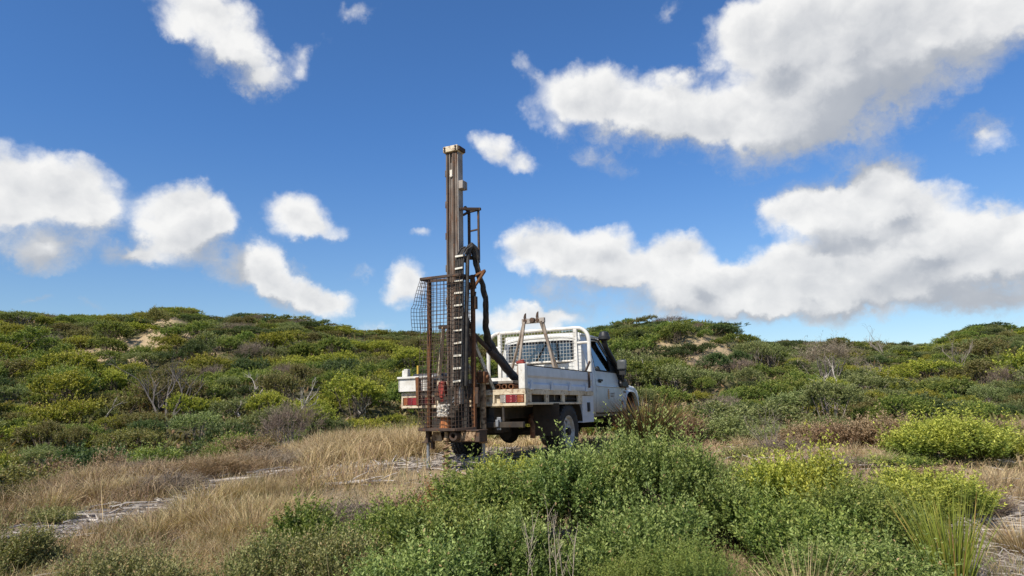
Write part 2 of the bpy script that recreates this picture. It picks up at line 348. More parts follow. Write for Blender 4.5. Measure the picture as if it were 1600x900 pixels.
WOODD = weather('dark_stem_bark', (.10, .08, .06), (.15, .12, .09), None, rough=.9, bump=.3, scale=14, spec=.2)
WOODM = weather('dark_grey_dead_branches', (.15, .13, .115), (.10, .085, .075), None, rough=.9, bump=.3, scale=14, spec=.2)
WOODG = weather('grey_brown_branches', (.24, .205, .175), (.17, .14, .115), None, rough=.9, bump=.3, scale=14, spec=.2)
PALE = weather('pale_dead_stems', (.40, .34, .26), (.28, .23, .18), None, rough=.9, bump=.2, scale=14, spec=.2)

# ------------------------------------------------------------------ terrain
def vnoise(x, y, seed=0):
    x = np.asarray(x, float); y = np.asarray(y, float)
    xi = np.floor(x).astype(np.int64); yi = np.floor(y).astype(np.int64); xf = x-xi; yf = y-yi
    def h(a, b):
        n = (a*374761393+b*668265263+seed*1442695041) & 0xffffffff
        n = ((n ^ (n >> 13))*1274126177) & 0xffffffff
        return ((n ^ (n >> 16)) & 0xffff)/65535.
    u = xf*xf*(3-2*xf); v = yf*yf*(3-2*yf)
    return (h(xi, yi)*(1-u)+h(xi+1, yi)*u)*(1-v)+(h(xi, yi+1)*(1-u)+h(xi+1, yi+1)*u)*v
def fbm(x, y, seed=0, o=4):
    t = 0; a = .5
    for i in range(o):
        t = t+a*vnoise(x*2**i, y*2**i, seed+i); a *= .5
    return t/(1-.5**o)
def sstep(a, b, x):
    t = np.clip((x-a)/(b-a), 0, 1); return t*t*(3-2*t)
CREST = [(-150, 476, 66),(0, 484, 64),(60, 487, 64),(150, 491, 63),(215, 487, 62),(240, 480, 61),(275, 477, 60),(305, 485, 60),(330, 495, 60),(400, 489, 58),(440, 492, 58),(500, 502, 58),(560, 513, 58),(640, 518, 60),(700, 520, 62),(770, 520, 62),(850, 518, 58),(920, 512, 52),(975, 495, 48),(1010, 492, 47),(1090, 495, 47),(1130, 505, 48),(1160, 523, 49),(1190, 530, 52),(1260, 530, 56),(1330, 533, 58),(1410, 534, 60),(1440, 542, 64),(1475, 522, 72),(1510, 510, 74),(1550, 504, 74),(1600, 513, 74),(1750, 510, 74)]
_ca = np.array([azel(p, y)[0] for p, y, r in CREST]); _ce = np.array([math.tan(azel(p, y)[1]) for p, y, r in CREST]); _cr = np.array([r for *_, r in CREST], float)
EDGE = [(-150,7.9),(0,8.4),(150,9.3),(300,10.8),(450,12.6),(600,14),(760,15),(900,17),(1100,19),(1350,22),(1600,24),(1750,25)]
_ea = np.array([azel(p, 650)[0] for p, r in EDGE]); _er = np.array([r for _, r in EDGE], float)
VAL = [(-150,15,-1.9),(0,15.5,-1.9),(300,18,-1.5),(600,21,-1.0),(800,22,-.6),(1000,23,-.1),(1300,27,.1),(1600,30,.1),(1750,30,.1)]
_va = np.array([azel(p, 650)[0] for p, *_ in VAL]); _vr = np.array([r for _, r, z in VAL], float); _vz = np.array([z for _, r, z in VAL])
def height(X, Y):
    X = np.asarray(X, float); Y = np.asarray(Y, float)
    R = np.hypot(X, Y)+1e-6; a = np.arctan2(X, Y)
    near = np.where(Y < 8.3, -.105*(8.3-np.clip(Y, 0, 8.3)), 0.)
    near = near+.16*(fbm(X*.5+3, Y*.5, 11)-.5)*sstep(2.2, 5, np.hypot(X-.6, Y-10.2))
    tc = np.interp(a, _ca, _ce); rc = np.interp(a, _ca, _cr); re = np.interp(a, _ea, _er); rv = np.interp(a, _va, _vr); zv = np.interp(a, _va, _vz)
    zc = CAM_Z+tc*rc-.38
    t = np.clip((R-rv)/(rc-rv), 0, 1)
    dune = zv+(zc-zv)*(.72*t+.28*t*t*(3-2*t))
    bump = (fbm(X/11., Y/11., 5, 3)-.5)*3.4+(fbm(X/4.5, Y/4.5, 9, 3)-.5)*1.1
    dune = dune+bump*np.sin(np.pi*np.clip(t, 0, 1))**.8
    back = zc-(R-rc)*.16
    far = np.where(R > rc, np.maximum(back, -2.+0*R), dune)
    z = np.where(R < re, near, near+(zv-near)*sstep(re, rv, R))
    z = np.where(R > rv, far, z)
    front = sstep(R_(105), R_(70), np.abs(a))
    return z*front+(1-front)*np.where(R < 12, near, near*sstep(30, 12, R)-2*sstep(12, 60, R))
def hz(x, y): return float(height(x, y))
def hit(px, py, maxd=120):
    """point of the terrain seen along a line of sight"""
    d = ray(px, py); t = np.arange(1.5, maxd, .05)
    z = CAM_Z+d[2]*t-height(d[0]*t, d[1]*t); i = np.argmax(z < 0)
    if z[i] >= 0: return None
    return np.array([d[0]*t[i], d[1]*t[i]])
def at(px, Y, py=660):
    d = ray(px, py); return d[0]/d[1]*Y
SAND = []
for px, py, rad, asp in [(115,572,2.4,1.),(85,580,1.8,1.),(165,560,2.4,1.),(215,540,2.8,1.1),(235,524,2.4,1.),(258,535,1.6,1.),(375,521,1.4,1.),(270,500,1.4,1.5),(15,492,1.2,1.5),(435,525,1.6,1.),
                         (600,512,1.6,1.5),(782,556,2.2,1.2),(1105,548,1.7,1.3),(1125,556,1.5,1.),(1095,562,1.1,1),(1270,574,1.3,1.),(1255,560,1.,1.),(930,560,1.4,1),(1018,640,.8,1.),(1320,565,.8,1)]:
    p = hit(px, py)
    if p is not None: SAND.append((p[0], p[1], rad, asp))
def sandm(X, Y):
    m = 0*np.asarray(X, float)
    for (x, y, r, asp) in SAND:
        d = np.hypot((X-x)/asp, (Y-y))/(r*1.08)+(fbm(X*1.1, Y*1.1, 21)-.5)*2.3
        m = np.maximum(m, sstep(1.15, .75, d))
    return m
TRACK = [hit(*q) for q in [(60,850),(150,815),(240,795),(400,750),(520,738),(640,725),(720,712),(800,702)]]
def trackd(X, Y):
    d = 99+0*np.asarray(X, float)
    for p, q in zip(TRACK[:-1], TRACK[1:]):
        v = q-p; t = np.clip(((X-p[0])*v[0]+(Y-p[1])*v[1])/(v@v), 0, 1)
        d = np.minimum(d, np.hypot(X-p[0]-t*v[0], Y-p[1]-t*v[1]))
    return d
PATCH = [hit(*q) for q in [(1560,860),(1595,800),(1540,900)]]
def litterm(X, Y):
    m = sstep(.55, .12, trackd(X, Y)+(fbm(X*1.4, Y*1.4, 31)-.5)*.9)
    for p in PATCH: m = np.maximum(m, sstep(1.1, .4, np.hypot(X-p[0], Y-p[1])+(fbm(X*1.5, Y*1.5, 33)-.5)*.6))
    p = TRACK[-3]; m = np.maximum(m, sstep(1.5, .5, np.hypot((X-p[0])*.8, Y-p[1])+(fbm(X*1.5, Y*1.5, 33)-.5)*.7))
    return m
def build_ground():
    aa = np.concatenate([np.linspace(-52, 52, 330), np.linspace(52, 308, 66)[1:-1]])
    aa = np.radians(aa)
    rr = np.concatenate([[.05], np.geomspace(.5, 110, 190), np.geomspace(118, 6000, 24)])
    A, RR = np.meshgrid(aa, rr); X = RR*np.sin(A); Y = RR*np.cos(A); Z = height(X, Y)
    nr, nc = X.shape
    v = np.stack([X, Y, Z], -1).reshape(-1, 3)
    i, j = np.meshgrid(np.arange(nr-1), np.arange(nc), indexing='ij'); j2 = (j+1) % nc
    f = np.stack([i*nc+j, i*nc+j2, (i+1)*nc+j2, (i+1)*nc+j], -1).reshape(-1, 4)
    me = bpy.data.meshes.new('ground'); me.from_pydata(v.tolist(), [], f.tolist())
    for nm, arr in (('sand', sandm(X, Y)), ('litter', litterm(X, Y)), ('scrub', sstep(14, 20, RR))):
        me.attributes.new(nm, 'FLOAT', 'POINT').data.foreach_set('value', np.asarray(arr, np.float32).ravel())
    me.polygons.foreach_set('use_smooth', [True]*len(me.polygons))
    m, g, b = principled('sandy_soil')
    co = g.new('ShaderNodeTexCoord').outputs['Object']
    n1 = g.noise(co, 1.1, 6, .6); n2 = g.noise(co, 9, 8, .7); n3 = g.noise(g.vmath('MULTIPLY', co, (1, 1, .3)), 45, 6, .7, dist=1.5)
    soil = g.mix(g.smooth(n2, .35, .7), (.20, .15, .09), (.32, .25, .15))
    soil = g.mix(g.smooth(n1, .4, .65), soil, (.36, .275, .15))
    lit = g.mix(g.smooth(n3, .42, .62), (.13, .10, .08), (.35, .295, .245))
    c = g.mix(g.attr('litter'), soil, lit)
    scr = g.mix(g.smooth(n2, .35, .65), (.075, .07, .036), (.135, .12, .06))
    scr = g.mix(g.smooth(n1, .5, .65), scr, (.08, .10, .03))
    c = g.mix(g.attr('scrub'), c, scr)
    snd = g.mix(g.smooth(n2, .3, .7), (.46, .35, .21), (.29, .215, .13))
    c = g.mix(g.attr('sand'), c, snd)
    g.put(b.inputs['Base Color'], c); b.inputs['Roughness'].default_value = .95; b.inputs['Specular IOR Level'].default_value = .1
    bn = g.new('ShaderNodeBump'); bn.inputs['Strength'].default_value = .6; bn.inputs['Distance'].default_value = .03
    g.put(bn.inputs['Height'], g.math('ADD', n2, g.math('MULTIPLY', n3, .4))); g.l.new(bn.outputs[0], b.inputs['Normal'])
    o = link('ground', me, None, m); tag(o, kind='structure')
build_ground()

# ------------------------------------------------------------------ the truck (x forward from the tray's rear edge, y to its left, z up)
TX = np.array([7.871*0, 0])
_c = np.array([-7.871, -3.640-.925])                    # camera in truck coordinates
_rt = np.array([math.sin(TRUCK_YAW), -math.cos(TRUCK_YAW)]); _ft = np.array([math.cos(TRUCK_YAW), math.sin(TRUCK_YAW)])
def t2w(x, y):
    p = np.array([x, y])-_c; return float(p@_rt), float(p@_ft)
TL = (*t2w(0, 0), 0.0); TR = math.pi/2-TRUCK_YAW
def rig_thing(name, label, cat):
    return tag(empty(name, TL, TR), label, cat)

def ys(z):                                              # half width of the cab at height z
    return float(np.interp(z, [.60, .66, .82, 1.06, 1.09, 1.20, 1.225, 1.33, 1.90], [.800, .815, .828, .828, .815, .812, .802, .795, .665]))
def make_wheel(parent, x, s, front=False):
    """tyre (with lugs), then the pressed steel rim and hub as sub-parts"""
    yc, hw, r = s*.775, .118, .392
    w = MB()
    prof = [(.215, -hw*.80), (.30, -hw*1.02), (.355, -hw), (.378, -hw*.86), (r-.012, -hw*.7), (r-.008, 0), (r-.012, hw*.7), (.378, hw*.86), (.355, hw), (.30, hw*1.02), (.215, hw*.80)]
    w.lathe(prof, (x, yc, .392), (0, 1, 0), 40, closed=True)
    for k in range(34):
        for row, (o, wd) in enumerate(((-.085, .05), (-.03, .04), (.03, .04), (.085, .05))):
            a = (k+.5*(row % 2))*2*math.pi/34; ca, sa = math.cos(a), math.sin(a)
            p = [(x+ca*(r-.02)-sa*t*.024, yc+o+q*wd/2, .392+sa*(r-.02)+ca*t*.024) for t in (-1, 1) for q in (-1, 1)]
            p2 = [(x+ca*(r+.003)-sa*t*.020, yc+o+q*wd/2.3, .392+sa*(r+.003)+ca*t*.020) for t in (-1, 1) for q in (-1, 1)]
            w.add(p+p2, [(4, 5, 7, 6), (0, 1, 5, 4), (1, 3, 7, 5), (3, 2, 6, 7), (2, 0, 4, 6)])
    t = w.build('wheel', MAT['black'], parent)
    q = MB(); o = s*1
    q.lathe([(.222, -hw*.85*o), (.218, -hw*.6*o), (.2, -hw*.3*o), (.2, hw*.5*o), (.218, hw*.72*o), (.226, hw*.88*o), (.217, hw*.86*o), (.205, hw*.66*o), (.19, hw*.42*o)], (x, yc, .392), (0, 1, 0), 32)
    q.lathe([(.205, hw*.40*o), (.195, hw*.50*o), (.162, hw*.52*o), (.152, hw*.40*o)], (x, yc, .392), (0, 1, 0), 32)
    for k in range(7):
        a = k*2*math.pi/7+.2; u = Vector((math.cos(a), 0, math.sin(a))); c = Vector((x, yc, .392))
        q.bar(c+u*.085+Vector((0, o*hw*.52, 0)), c+u*.185+Vector((0, o*hw*.48, 0)), .040, .02, up=(0, 1, 0))
    q.lathe([(.09, hw*.40*o), (.10, hw*.60*o), (.06, hw*.62*o), (.055, hw*.5*o)], (x, yc, .392), (0, 1, 0), 24)
    q.build('rim', MAT['rim'], t)
    h = MB(); h.lathe([(.19, hw*.1*o), (.0, hw*.1*o)], (x, yc, .392), (0, 1, 0), 24)
    h.lathe([(.055, hw*.3*o), (.052, hw*1.0*o), (.03, hw*1.1*o), (0, hw*1.1*o)], (x, yc, .392), (0, 1, 0), 16); h.build('hub', MAT['under'], t)
def strip_panel(xs, top, bot, s, t=.03):
    """a side panel between two outlines, following the body's section, as a closed slab"""
    m = MB(); rows = []
    for k in np.linspace(0, 1, 9):
        rows.append([(x, s*ys(b+(tp-b)*k), b+(tp-b)*k) for x, tp, b in zip(xs, top, bot)])
    return m.sheet(rows, (0, -s*t, 0))

def build_truck():
    T = rig_thing('pickup_truck', 'dusty white single cab pickup truck with open steel tray and black snorkel', 'pickup truck')
    # --- cab: back wall with a window hole, quarter panels, roof, cowl
    cb = MB(); xb = 2.70
    def back(y, z): return (xb+.02*max(0, z-1.3), y, z)
    ywin, z0, z1 = .59, 1.46, 1.80
    for ya, yb, za, zb in [(-1, -ywin, .60, 1.93), (ywin, 1, .60, 1.93), (-ywin, ywin, .60, z0), (-ywin, ywin, z1, 1.93)]:
        zz = sorted({za, zb}|{q for q in (.82, 1.09, 1.33, z0, z1, 1.86) if za < q < zb})
        rows = []
        for z in zz:
            l = max(-ys(z), ya) if ya > -1 else -ys(z); r = min(ys(z), yb) if yb < 1 else ys(z)
            rows.append([back(l+(r-l)*k, z) for k in (0, .5, 1)])
        cb.sheet(rows, (.03, 0, 0))
    for s in (-1, 1):
        cb.add(strip_panel([xb, 2.74, 2.99], [1.90]*3, [.60]*3, s).v, strip_panel([xb, 2.74, 2.99], [1.90]*3, [.60]*3, s).f)
        # corner roll between back wall and quarter, rocker, inner dark side keeps the gaps closed
        cb.box(3.0, 4.40, s*.70-.03, s*.70+.03, .57, .62)
        cb.prism([(4.32, s*.62, 1.29), (4.40, s*.62, 1.24), (3.68, s*.56, 1.90), (3.60, s*.56, 1.90)], (0, s*.10, 0))
    rows = []
    for y in np.linspace(-1, 1, 13):
        hw = .675; zc = lambda e: 1.955-.055*abs(y)**3.2+e
        rows.append([(x, y*hw*f, zc(e)) for x, f, e in ((xb+.0, .985, -.045), (xb+.04, 1, -.012), (xb+.15, 1.0, .0), (3.1, 1.0, .008), (3.45, 1.0, 0), (3.62, .985, -.03), (3.68, .95, -.06))])
    cb.sheet(rows, (0, 0, -.045))
    cb.sheet([[(4.28, y, 1.27), (4.42, y, 1.235)] for y in np.linspace(-.74, .74, 5)], (0, 0, -.05))
    cb.box(4.30, 4.36, -.74, .74, .62, 1.22)
    cb.build('cab', MAT['white'], T, bevel=.012)
    for s in (-1, 1):
        g = MB(); g.bar((2.73, s*.68, 1.905), (3.62, s*.68, 1.905), .022, .03)
        g.build('drip_rail', MAT['white'], T, bevel=.006)
    # rear window: rubber, then pane
    rw = MB(); n = 40
    def rr(e, k):
        a = 2*math.pi*k/n; c, si = math.cos(a), math.sin(a)
        return (math.copysign(abs(c)**.35, c)*(ywin+e), (z0+z1)/2+math.copysign(abs(si)**.35, si)*((z1-z0)/2+e))
    def bk(y, z, o): return (xb+.02*max(0, z-1.3)+o, y, z)
    rows = [[bk(*rr(e, k), o) for k in range(n+1)] for e, o in ((.022, -.004), (.012, -.014), (-.012, -.014), (-.02, .004))]
    W = rw.sheet(rows).build('rear_window', MAT['black'], T)
    p = MB(); p.prism([bk(*rr(-.01, k), -.002) for k in range(n)], (.005, 0, 0)); p.build('pane', MAT['glass'], W)
    ws = MB(); ws.prism([(4.30, -.70, 1.285), (4.30, .70, 1.285), (3.665, .60, 1.89), (3.665, -.60, 1.89)], (.008, 0, .008)); ws.build('windscreen', MAT['glass'], T)
    # interior
    it = MB(); it.box(2.75, 4.28, -.68, .68, .62, .70); it.box(4.0, 4.28, -.70, .70, .72, 1.22); it.build('dashboard', MAT['plastic'], T, bevel=.03)
    for y in (-.38, .38):
        q = MB(); q.box(3.0, 3.5, y-.25, y+.25, .72, .92)
        q.prism([(2.98, y-.24, .9), (3.13, y-.24, .9), (3.0, y-.22, 1.52), (2.89, y-.22, 1.52)], (0, .46, 0)); q.box(2.87, 2.97, y-.13, y+.13, 1.54, 1.72)
        q.build('seat', MAT['seat'], T, bevel=.03)
    st = MB(); st.lathe([(.19+.014*math.cos(k*math.pi/4), .014*math.sin(k*math.pi/4)) for k in range(8)], (3.80, -.38, 1.20), (-.85, 0, .5), 28, closed=True)
    st.bar((3.80, -.38, 1.20), (4.05, -.38, 1.06), .05, .05); st.bar((3.80, -.56, 1.2), (3.80, -.20, 1.2), .03, .02); st.build('steering_wheel', MAT['plastic'], T)
    for s in (-1, 1):
        # --- door
        xs = [3.005, 3.02, 3.2, 3.6, 4.0, 4.36, 4.385]
        D = strip_panel(xs, [1.335]*7, [.66, .635, .63, .63, .63, .64, .66], s)
        D.sheet([[(x, s*(ys(z)+.012), z) for x in (3.02, 3.6, 4.37)] for z in (1.055, 1.07, 1.085)], (0, -s*.015, 0))
        for a, b, w in [((3.045, 1.33), (3.075, 1.845), .075), ((3.04, 1.845), (3.60, 1.868), .05), ((4.29, 1.315), (3.63, 1.875), .065)]:
            D.bar((a[0], s*(ys(a[1])-.015), a[1]), (b[0], s*(ys(b[1])-.015), b[1]), .03, w, up=(0, 0, 1) if a[0] > 3.1 or b[0] > 3.2 else (1, 0, 0))
        d = D.build('door', MAT['white'], T, bevel=.008)
        poly = [(3.075, 1.332), (4.24, 1.332), (3.60, 1.852), (3.10, 1.838)]
        pn = MB(); pn.prism([(x, s*(ys(z)-.018), z) for x, z in poly], (0, -s*.005, 0)); pn.build('pane', MAT['glass'], d)
        sl = MB()
        ring = [(3.06, 1.325), (4.27, 1.325), (3.61, 1.868), (3.085, 1.852)]
        for k in range(4):
            a, b = ring[k], ring[(k+1) % 4]
            sl.bar((a[0], s*(ys(a[1])-.004), a[1]), (b[0], s*(ys(b[1])-.004), b[1]), .012, .026, up=(1, 0, .3) if k in (1, 3) else (0, 0, 1))
        sl.bar((3.92, s*(ys(1.34)-.012), 1.335), (3.92, s*(ys(1.6)-.012), 1.60), .012, .03, up=(1, 0, 0))
        sl.prism([(3.92, s*(ys(1.335)-.008), 1.335), (4.24, s*(ys(1.335)-.008), 1.335), (3.92, s*(ys(1.59)-.008), 1.59)], (0, -s*.004, 0))
        sl.build('window_seal', MAT['black'], d)
        h = MB(); h.box(3.10, 3.29, min(s*.822, s*.845), max(s*.822, s*.845), 1.145, 1.18); h.box(3.12, 3.27, min(s*.80, s*.823), max(s*.80, s*.823), 1.12, 1.15); h.build('handle', MAT['plastic'], d, bevel=.008)
        for z in (1.135, .80):
            hg = MB(); hg.box(4.33, 4.42, min(s*.80, s*.838), max(s*.80, s*.838), z-.03, z+.03)
            hg.build('hinge', MAT['plastic'], d, bevel=.006)
        mi = MB(); xm, zm = 3.88, 1.44
        mi.box(xm-.03, xm+.04, s*1.0-.085, s*1.0+.085, zm-.09, zm+.09); mo = mi.build('side_mirror', MAT['mirror'], d, bevel=.03)
        ar = MB(); ar.tube([(4.33, s*.815, 1.14), (4.26, s*.87, 1.15), (4.05, s*.98, 1.24), (3.91, s*1.02, 1.36)], .016, 8); ar.tube([(4.2, s*.80, 1.34), (3.95, s*.99, 1.36)], .013, 8); ar.box(3.88, 3.96, s*1.0-.05, s*1.0+.05, 1.27, 1.37)
        ar.build('mirror_arm', MAT['plastic'], d)
        if s < 0:
            em = MB()                                   # printed emblem: a stacked leaf shape, and two small worn lines beside it
            y0 = lambda z: s*(ys(z)+.0085)
            for k in range(5):
                z = .855+k*.034; w = (.032, .048, .046, .038, .022)[k]
                for sg in (-1, 1):
                    em.prism([(3.59, y0(z), z), (3.59+sg*w, y0(z+.014), z+.014), (3.59+sg*w*.8, y0(z+.031), z+.031), (3.59, y0(z+.027), z+.027)], (0, .002, 0))
            em.build('emblem', MAT['emblem'], d, smooth=False)
            tx = MB()
            rl = random.Random(4)
            for z, nch in ((.936, 9), (.893, 8)):
                x = 3.70
                for k in range(nch):
                    hh = rl.choice((.022, .022, .030)); wd = rl.choice((.012, .018, .021))
                    tx.box(x, x+.007, y0(z)-.0005, y0(z)+.0015, z, z+hh); tx.box(x+.007, x+wd, y0(z)-.0005, y0(z)+.001, z+(0 if k % 2 else .010), z+(.006 if k % 2 else .016)); x += wd+.008
            tx.build('faded_lettering', MAT['ink'], d, smooth=False)
        # --- front fender with the wheel arch cut out
        xs = [4.40, 4.45, 4.50, 4.55, 4.61, 4.70, 4.85, 5.02, 5.13, 5.21, 5.27, 5.31, 5.35, 5.40]
        top = [1.115, 1.115, 1.113, 1.11, 1.108, 1.104, 1.098, 1.09, 1.082, 1.07, 1.055, 1.035, 1.0, .94]
        bot = [.63, .66, .76, .87, .945, .985, .995, .985, .95, .89, .81, .74, .70, .68]
        fd = strip_panel(xs, top, bot, s)
        fd.sheet([[(x, s*y, z+dz) for x, z in zip(xs, top)] for y, dz in ((.812, 0), (.78, .022), (.70, .028), (.60, .028))], (0, 0, -.02))
        fo = fd.build('fender', MAT['white'], T, bevel=.006)
        fl = MB(); arch = list(zip(xs, bot))[1:13]
        fl.sheet([[(x, s*(.815+o), z+e) for x, z in arch] for o, e in ((-.01, .045), (.035, .03), (.045, .0), (.0, -.006))]); fl.build('arch_flare', MAT['white'], fo)
        li = MB(); li.sheet([[(x, s*y, z-.004) for x, z in arch] for y in (.80, .45)]); li.box(4.42, 5.38, min(s*.44, s*.46), max(s*.44, s*.46), .45, 1.05); li.build('wheel_well', MAT['under'], fo)
        ind = MB(); ind.lathe([(.0, .028), (.02, .024), (.03, .0)], (4.62, s*.815, 1.04), (0, s, 0), 12); ind.build('side_indicator', MAT['amber'], fo)
        if s < 0:
            bd = MB()
            for x in (4.475, 4.515, 4.56): bd.box(x, x+.028, -.838, -.830, .965, 1.0)
            bd.build('badge', MAT['ink'], fo, smooth=False)
        mf = MB(); mf.box(4.42, 4.435, min(s*.52, s*.82), max(s*.52, s*.82), .36, .70); mf.build('mud_flap', MAT['black'], T)
    # --- bonnet, grille, lamps, bumper, bull bar
    bn = MB(); rows = []
    for y in np.linspace(-1, 1, 9):
        rows.append([(x, y*w, z-.03*abs(y)**3) for x, w, z in ((4.40, .62, 1.225), (4.8, .62, 1.21), (5.2, .60, 1.17), (5.34, .59, 1.13), (5.40, .58, 1.06))])
    bn.sheet(rows, (0, 0, -.03)); bn.prism([(4.75, -.25, 1.21), (4.75, .25, 1.21), (5.05, .22, 1.195), (5.05, -.22, 1.195)], (0, 0, .04)); bn.build('bonnet', MAT['white'], T, bevel=.01)
    gr = MB(); gr.box(5.33, 5.38, -.60, .60, .72, 1.08)
    for z in np.linspace(.78, 1.02, 6): gr.box(5.38, 5.40, -.34, .34, z-.012, z+.012)
    gr.build('grille', MAT['plastic'], T, bevel=.006)
    for s in (-1, 1):
        hl = MB(); hl.lathe([(0, .06), (.06, .05), (.085, .03), (.095, 0)], (5.38, s*.50, .92), (1, 0, 0), 20); hl.build('headlight', MAT['glass'], T)
    bu = MB(); bu.box(5.36, 5.52, -.80, .80, .52, .66)
    bu.tube([(5.50, -.30, .66), (5.56, -.30, 1.12), (5.56, -.26, 1.16), (5.56, .26, 1.16), (5.56, .30, 1.12), (5.50, .30, .66)], .032, 10)
    for s in (-1, 1):
        bu.tube([(5.54, s*.30, 1.06), (5.53, s*.55, 1.09), (5.50, s*.70, 1.07), (5.47, s*.765, 1.0), (5.45, s*.79, .90), (5.44, s*.80, .62)], .036, 12)
    bu.build('bull_bar', MAT['white2'], T, bevel=.008)
    # --- snorkel
    sn = MB()
    sn.prism([(4.22, -.818, 1.06), (4.66, -.818, 1.06), (4.60, -.818, 1.13), (4.46, -.818, 1.21), (4.28, -.818, 1.23), (4.20, -.818, 1.14)], (0, -.075, 0))
    sn.tube([(4.33, -.855, 1.16), (4.22, -.845, 1.32), (3.95, -.81, 1.56), (3.74, -.775, 1.74), (3.68, -.765, 1.82), (3.67, -.765, 1.90)], [.058, .052, .047, .045, .05, .055], 10)
    S = sn.build('snorkel', MAT['plastic'], T, bevel=.02)
    sh = MB(); sh.lathe([(.05, 0), (.095, .02), (.105, .03), (.105, .075), (.092, .085), (.085, .12), (.07, .155), (.03, .17), (0, .172)], (3.67, -.77, 1.855), (0, 0, 1), 18); sh.build('snorkel_head', MAT['plastic'], S)
    # --- chassis
    ch = MB()
    for s in (-1, 1):
        ch.box(.05, 5.3, s*.42-.04, s*.42+.04, .60, .75)
        for k in range(4): ch.bar((.95+.02*k, s*.56, .44+.012*k), (2.2-.02*k, s*.56, .44+.012*k), .07, .012)
        ch.tube([(2.0, s*.5, .60), (1.62, s*.5, .42)], .028, 8)
    for x in (.10, .9, 2.2, 3.4): ch.box(x, x+.08, -.42, .42, .62, .73)
    ch.box(.02, .10, -.46, .46, .50, .62); ch.box(1.7, 2.6, -.38, .38, .50, .80); ch.tube([(1.6, .1, .38), (3.6, .05, .45)], .04, 8)
    ch.box(2.6, 4.4, -.62, .62, .52, .58); ch.box(.3, .75, -.34, -.02, .42, .60)
    for s in (-1, 1): ch.box(.2, 2.02, min(s*.84, s*.86), max(s*.84, s*.86), .79, .903)  # dark plates added behind the tray slots, standing in for the shade inside
    ch.build('chassis', MAT['under'], T, bevel=.006)
    for x in (1.556, 4.85):
        ax = MB()
        ax.tube([(x, -.72, .392), (x, .72, .392)], .048, 12); ax.lathe([(0, -.16), (.11, -.13), (.165, 0), (.11, .13), (0, .16)], (x-.03, .06 if x < 2 else .3, .392), (1, 0, 0), 18)
        ax.build('axle', MAT['under'], T)
    ex = MB(); ex.tube([(2.3, -.45, .62), (1.5, -.50, .66), (.95, -.56, .62), (.72, -.66, .56), (.62, -.735, .51), (.58, -.75, .44), (.57, -.755, .345)], .034, 12); ex.build('exhaust_pipe', MAT['rust'], T)
    tb = MB(); tb.box(-.06, .06, -.57, -.53, .51, .60); tb.box(-.02, .0, -.585, -.53, .47, .63); tb.build('tow_bracket', MAT['greysteel'], T, bevel=.006)
    tb = MB(); tb.box(-.03, .03, -.90, .55, .50, .57); tb.tube([(.0, -.62, .57), (.03, -.60, .76)], .018, 8); tb.tube([(.0, -.12, .57), (.03, -.12, .76)], .018, 8); tb.build('tow_bar', MAT['under'], T, bevel=.006)
    for x, s in ((1.556, -1), (1.556, 1), (4.85, -1), (4.85, 1)): make_wheel(T, x, s, x > 3)
    # --- tray
    tr = MB()
    tr.box(.06, 2.55, -.90, .90, .925, .962)
    tr.box(0, .06, -.925, .925, .905, .972); tr.box(0, .055, -.925, .925, .765, .800); tr.box(.048, .056, -.92, .92, .80, .905)
    for y in (-.918, -.48, .20, .915): tr.box(.002, .05, y-.012, y+.012, .80, .905)
    for s in (-1, 1):
        tr.box(.06, 2.55, min(s*.868, s*.925), max(s*.868, s*.925), .905, .970); tr.box(.06, 2.02, min(s*.885, s*.925), max(s*.885, s*.925), .775, .805)
        for x0, x1 in ((.06, .20), (.66, .76), (1.24, 1.34), (1.88, 2.05)): tr.box(x0, x1, min(s*.888, s*.922), max(s*.888, s*.922), .805, .905)
    for x in np.linspace(.25, 2.4, 6): tr.box(x-.025, x+.025, -.86, .86, .83, .925)
    tr.box(.06, 2.5, -.47, -.40, .75, .83); tr.box(.06, 2.5, .40, .47, .75, .83)
    tray = tr.build('tray', MAT['cream'], T, bevel=.006)
    # tail lamps, each made of coloured lenses
    for s in (-1, 1):
        for (a, b, mt) in ((.575, .655, 'clear'), (.657, .745, 'redlens'), (.747, .815, 'redlens2'), (.817, .900, 'amber')) if s < 0 else ((.42, .60, 'redlens2'), (.602, .74, 'redlens'), (.742, .82, 'redlens2'), (.822, .885, 'amber')):
            q = MB(); q.box(-.006, .046, min(s*a, s*b), max(s*a, s*b), .806, .900)
            for k in range(5): q.box(-.009, -.005, min(s*a, s*b)+.003, max(s*a, s*b)-.003, .812+k*.0175, .820+k*.0175)
            q.build('tail_lamp', MAT[mt], tray, bevel=.003)
    # dropside on the near side: folded sheet with ribs
    ds = MB(); prof = [(-.930, .985), (-.930, 1.035), (-.905, 1.055), (-.905, 1.115), (-.930, 1.14), (-.932, 1.235), (-.930, 1.262), (-.900, 1.262)]
    ds.sheet([[(x, y, z) for y, z in prof] for x in (.085, .9, 1.7, 2.50)], (0, .022, .0))
    ds.box(.085, 2.5, -.928, -.90, .972, .99); ds.box(2.49, 2.52, -.945, -.89, .96, 1.27)
    dso = ds.build('dropside', MAT['alu'], tray, bevel=.004)
    cp = MB(); cp.box(.08, 2.5, -.936, -.894, 1.262, 1.272); cp.build('top_edge', MAT['darkrust'], dso)
    for x in (.17, .83, 1.5, 2.2):
        hg = MB(); hg.prism([(x-.045, -.934, .972), (x+.045, -.934, .972), (x+.012, -.934, 1.07), (x-.022, -.934, 1.085)], (0, -.018, 0)); hg.tube([(x-.05, -.94, .972), (x+.05, -.94, .972)], .014, 8); hg.build('tray_hinge', MAT['alu'], tray, bevel=.003)
    ps = MB(); ps.box(.0, .085, -.925, -.835, .972, 1.285); ps.build('corner_post', MAT['white2'], tray, bevel=.008)
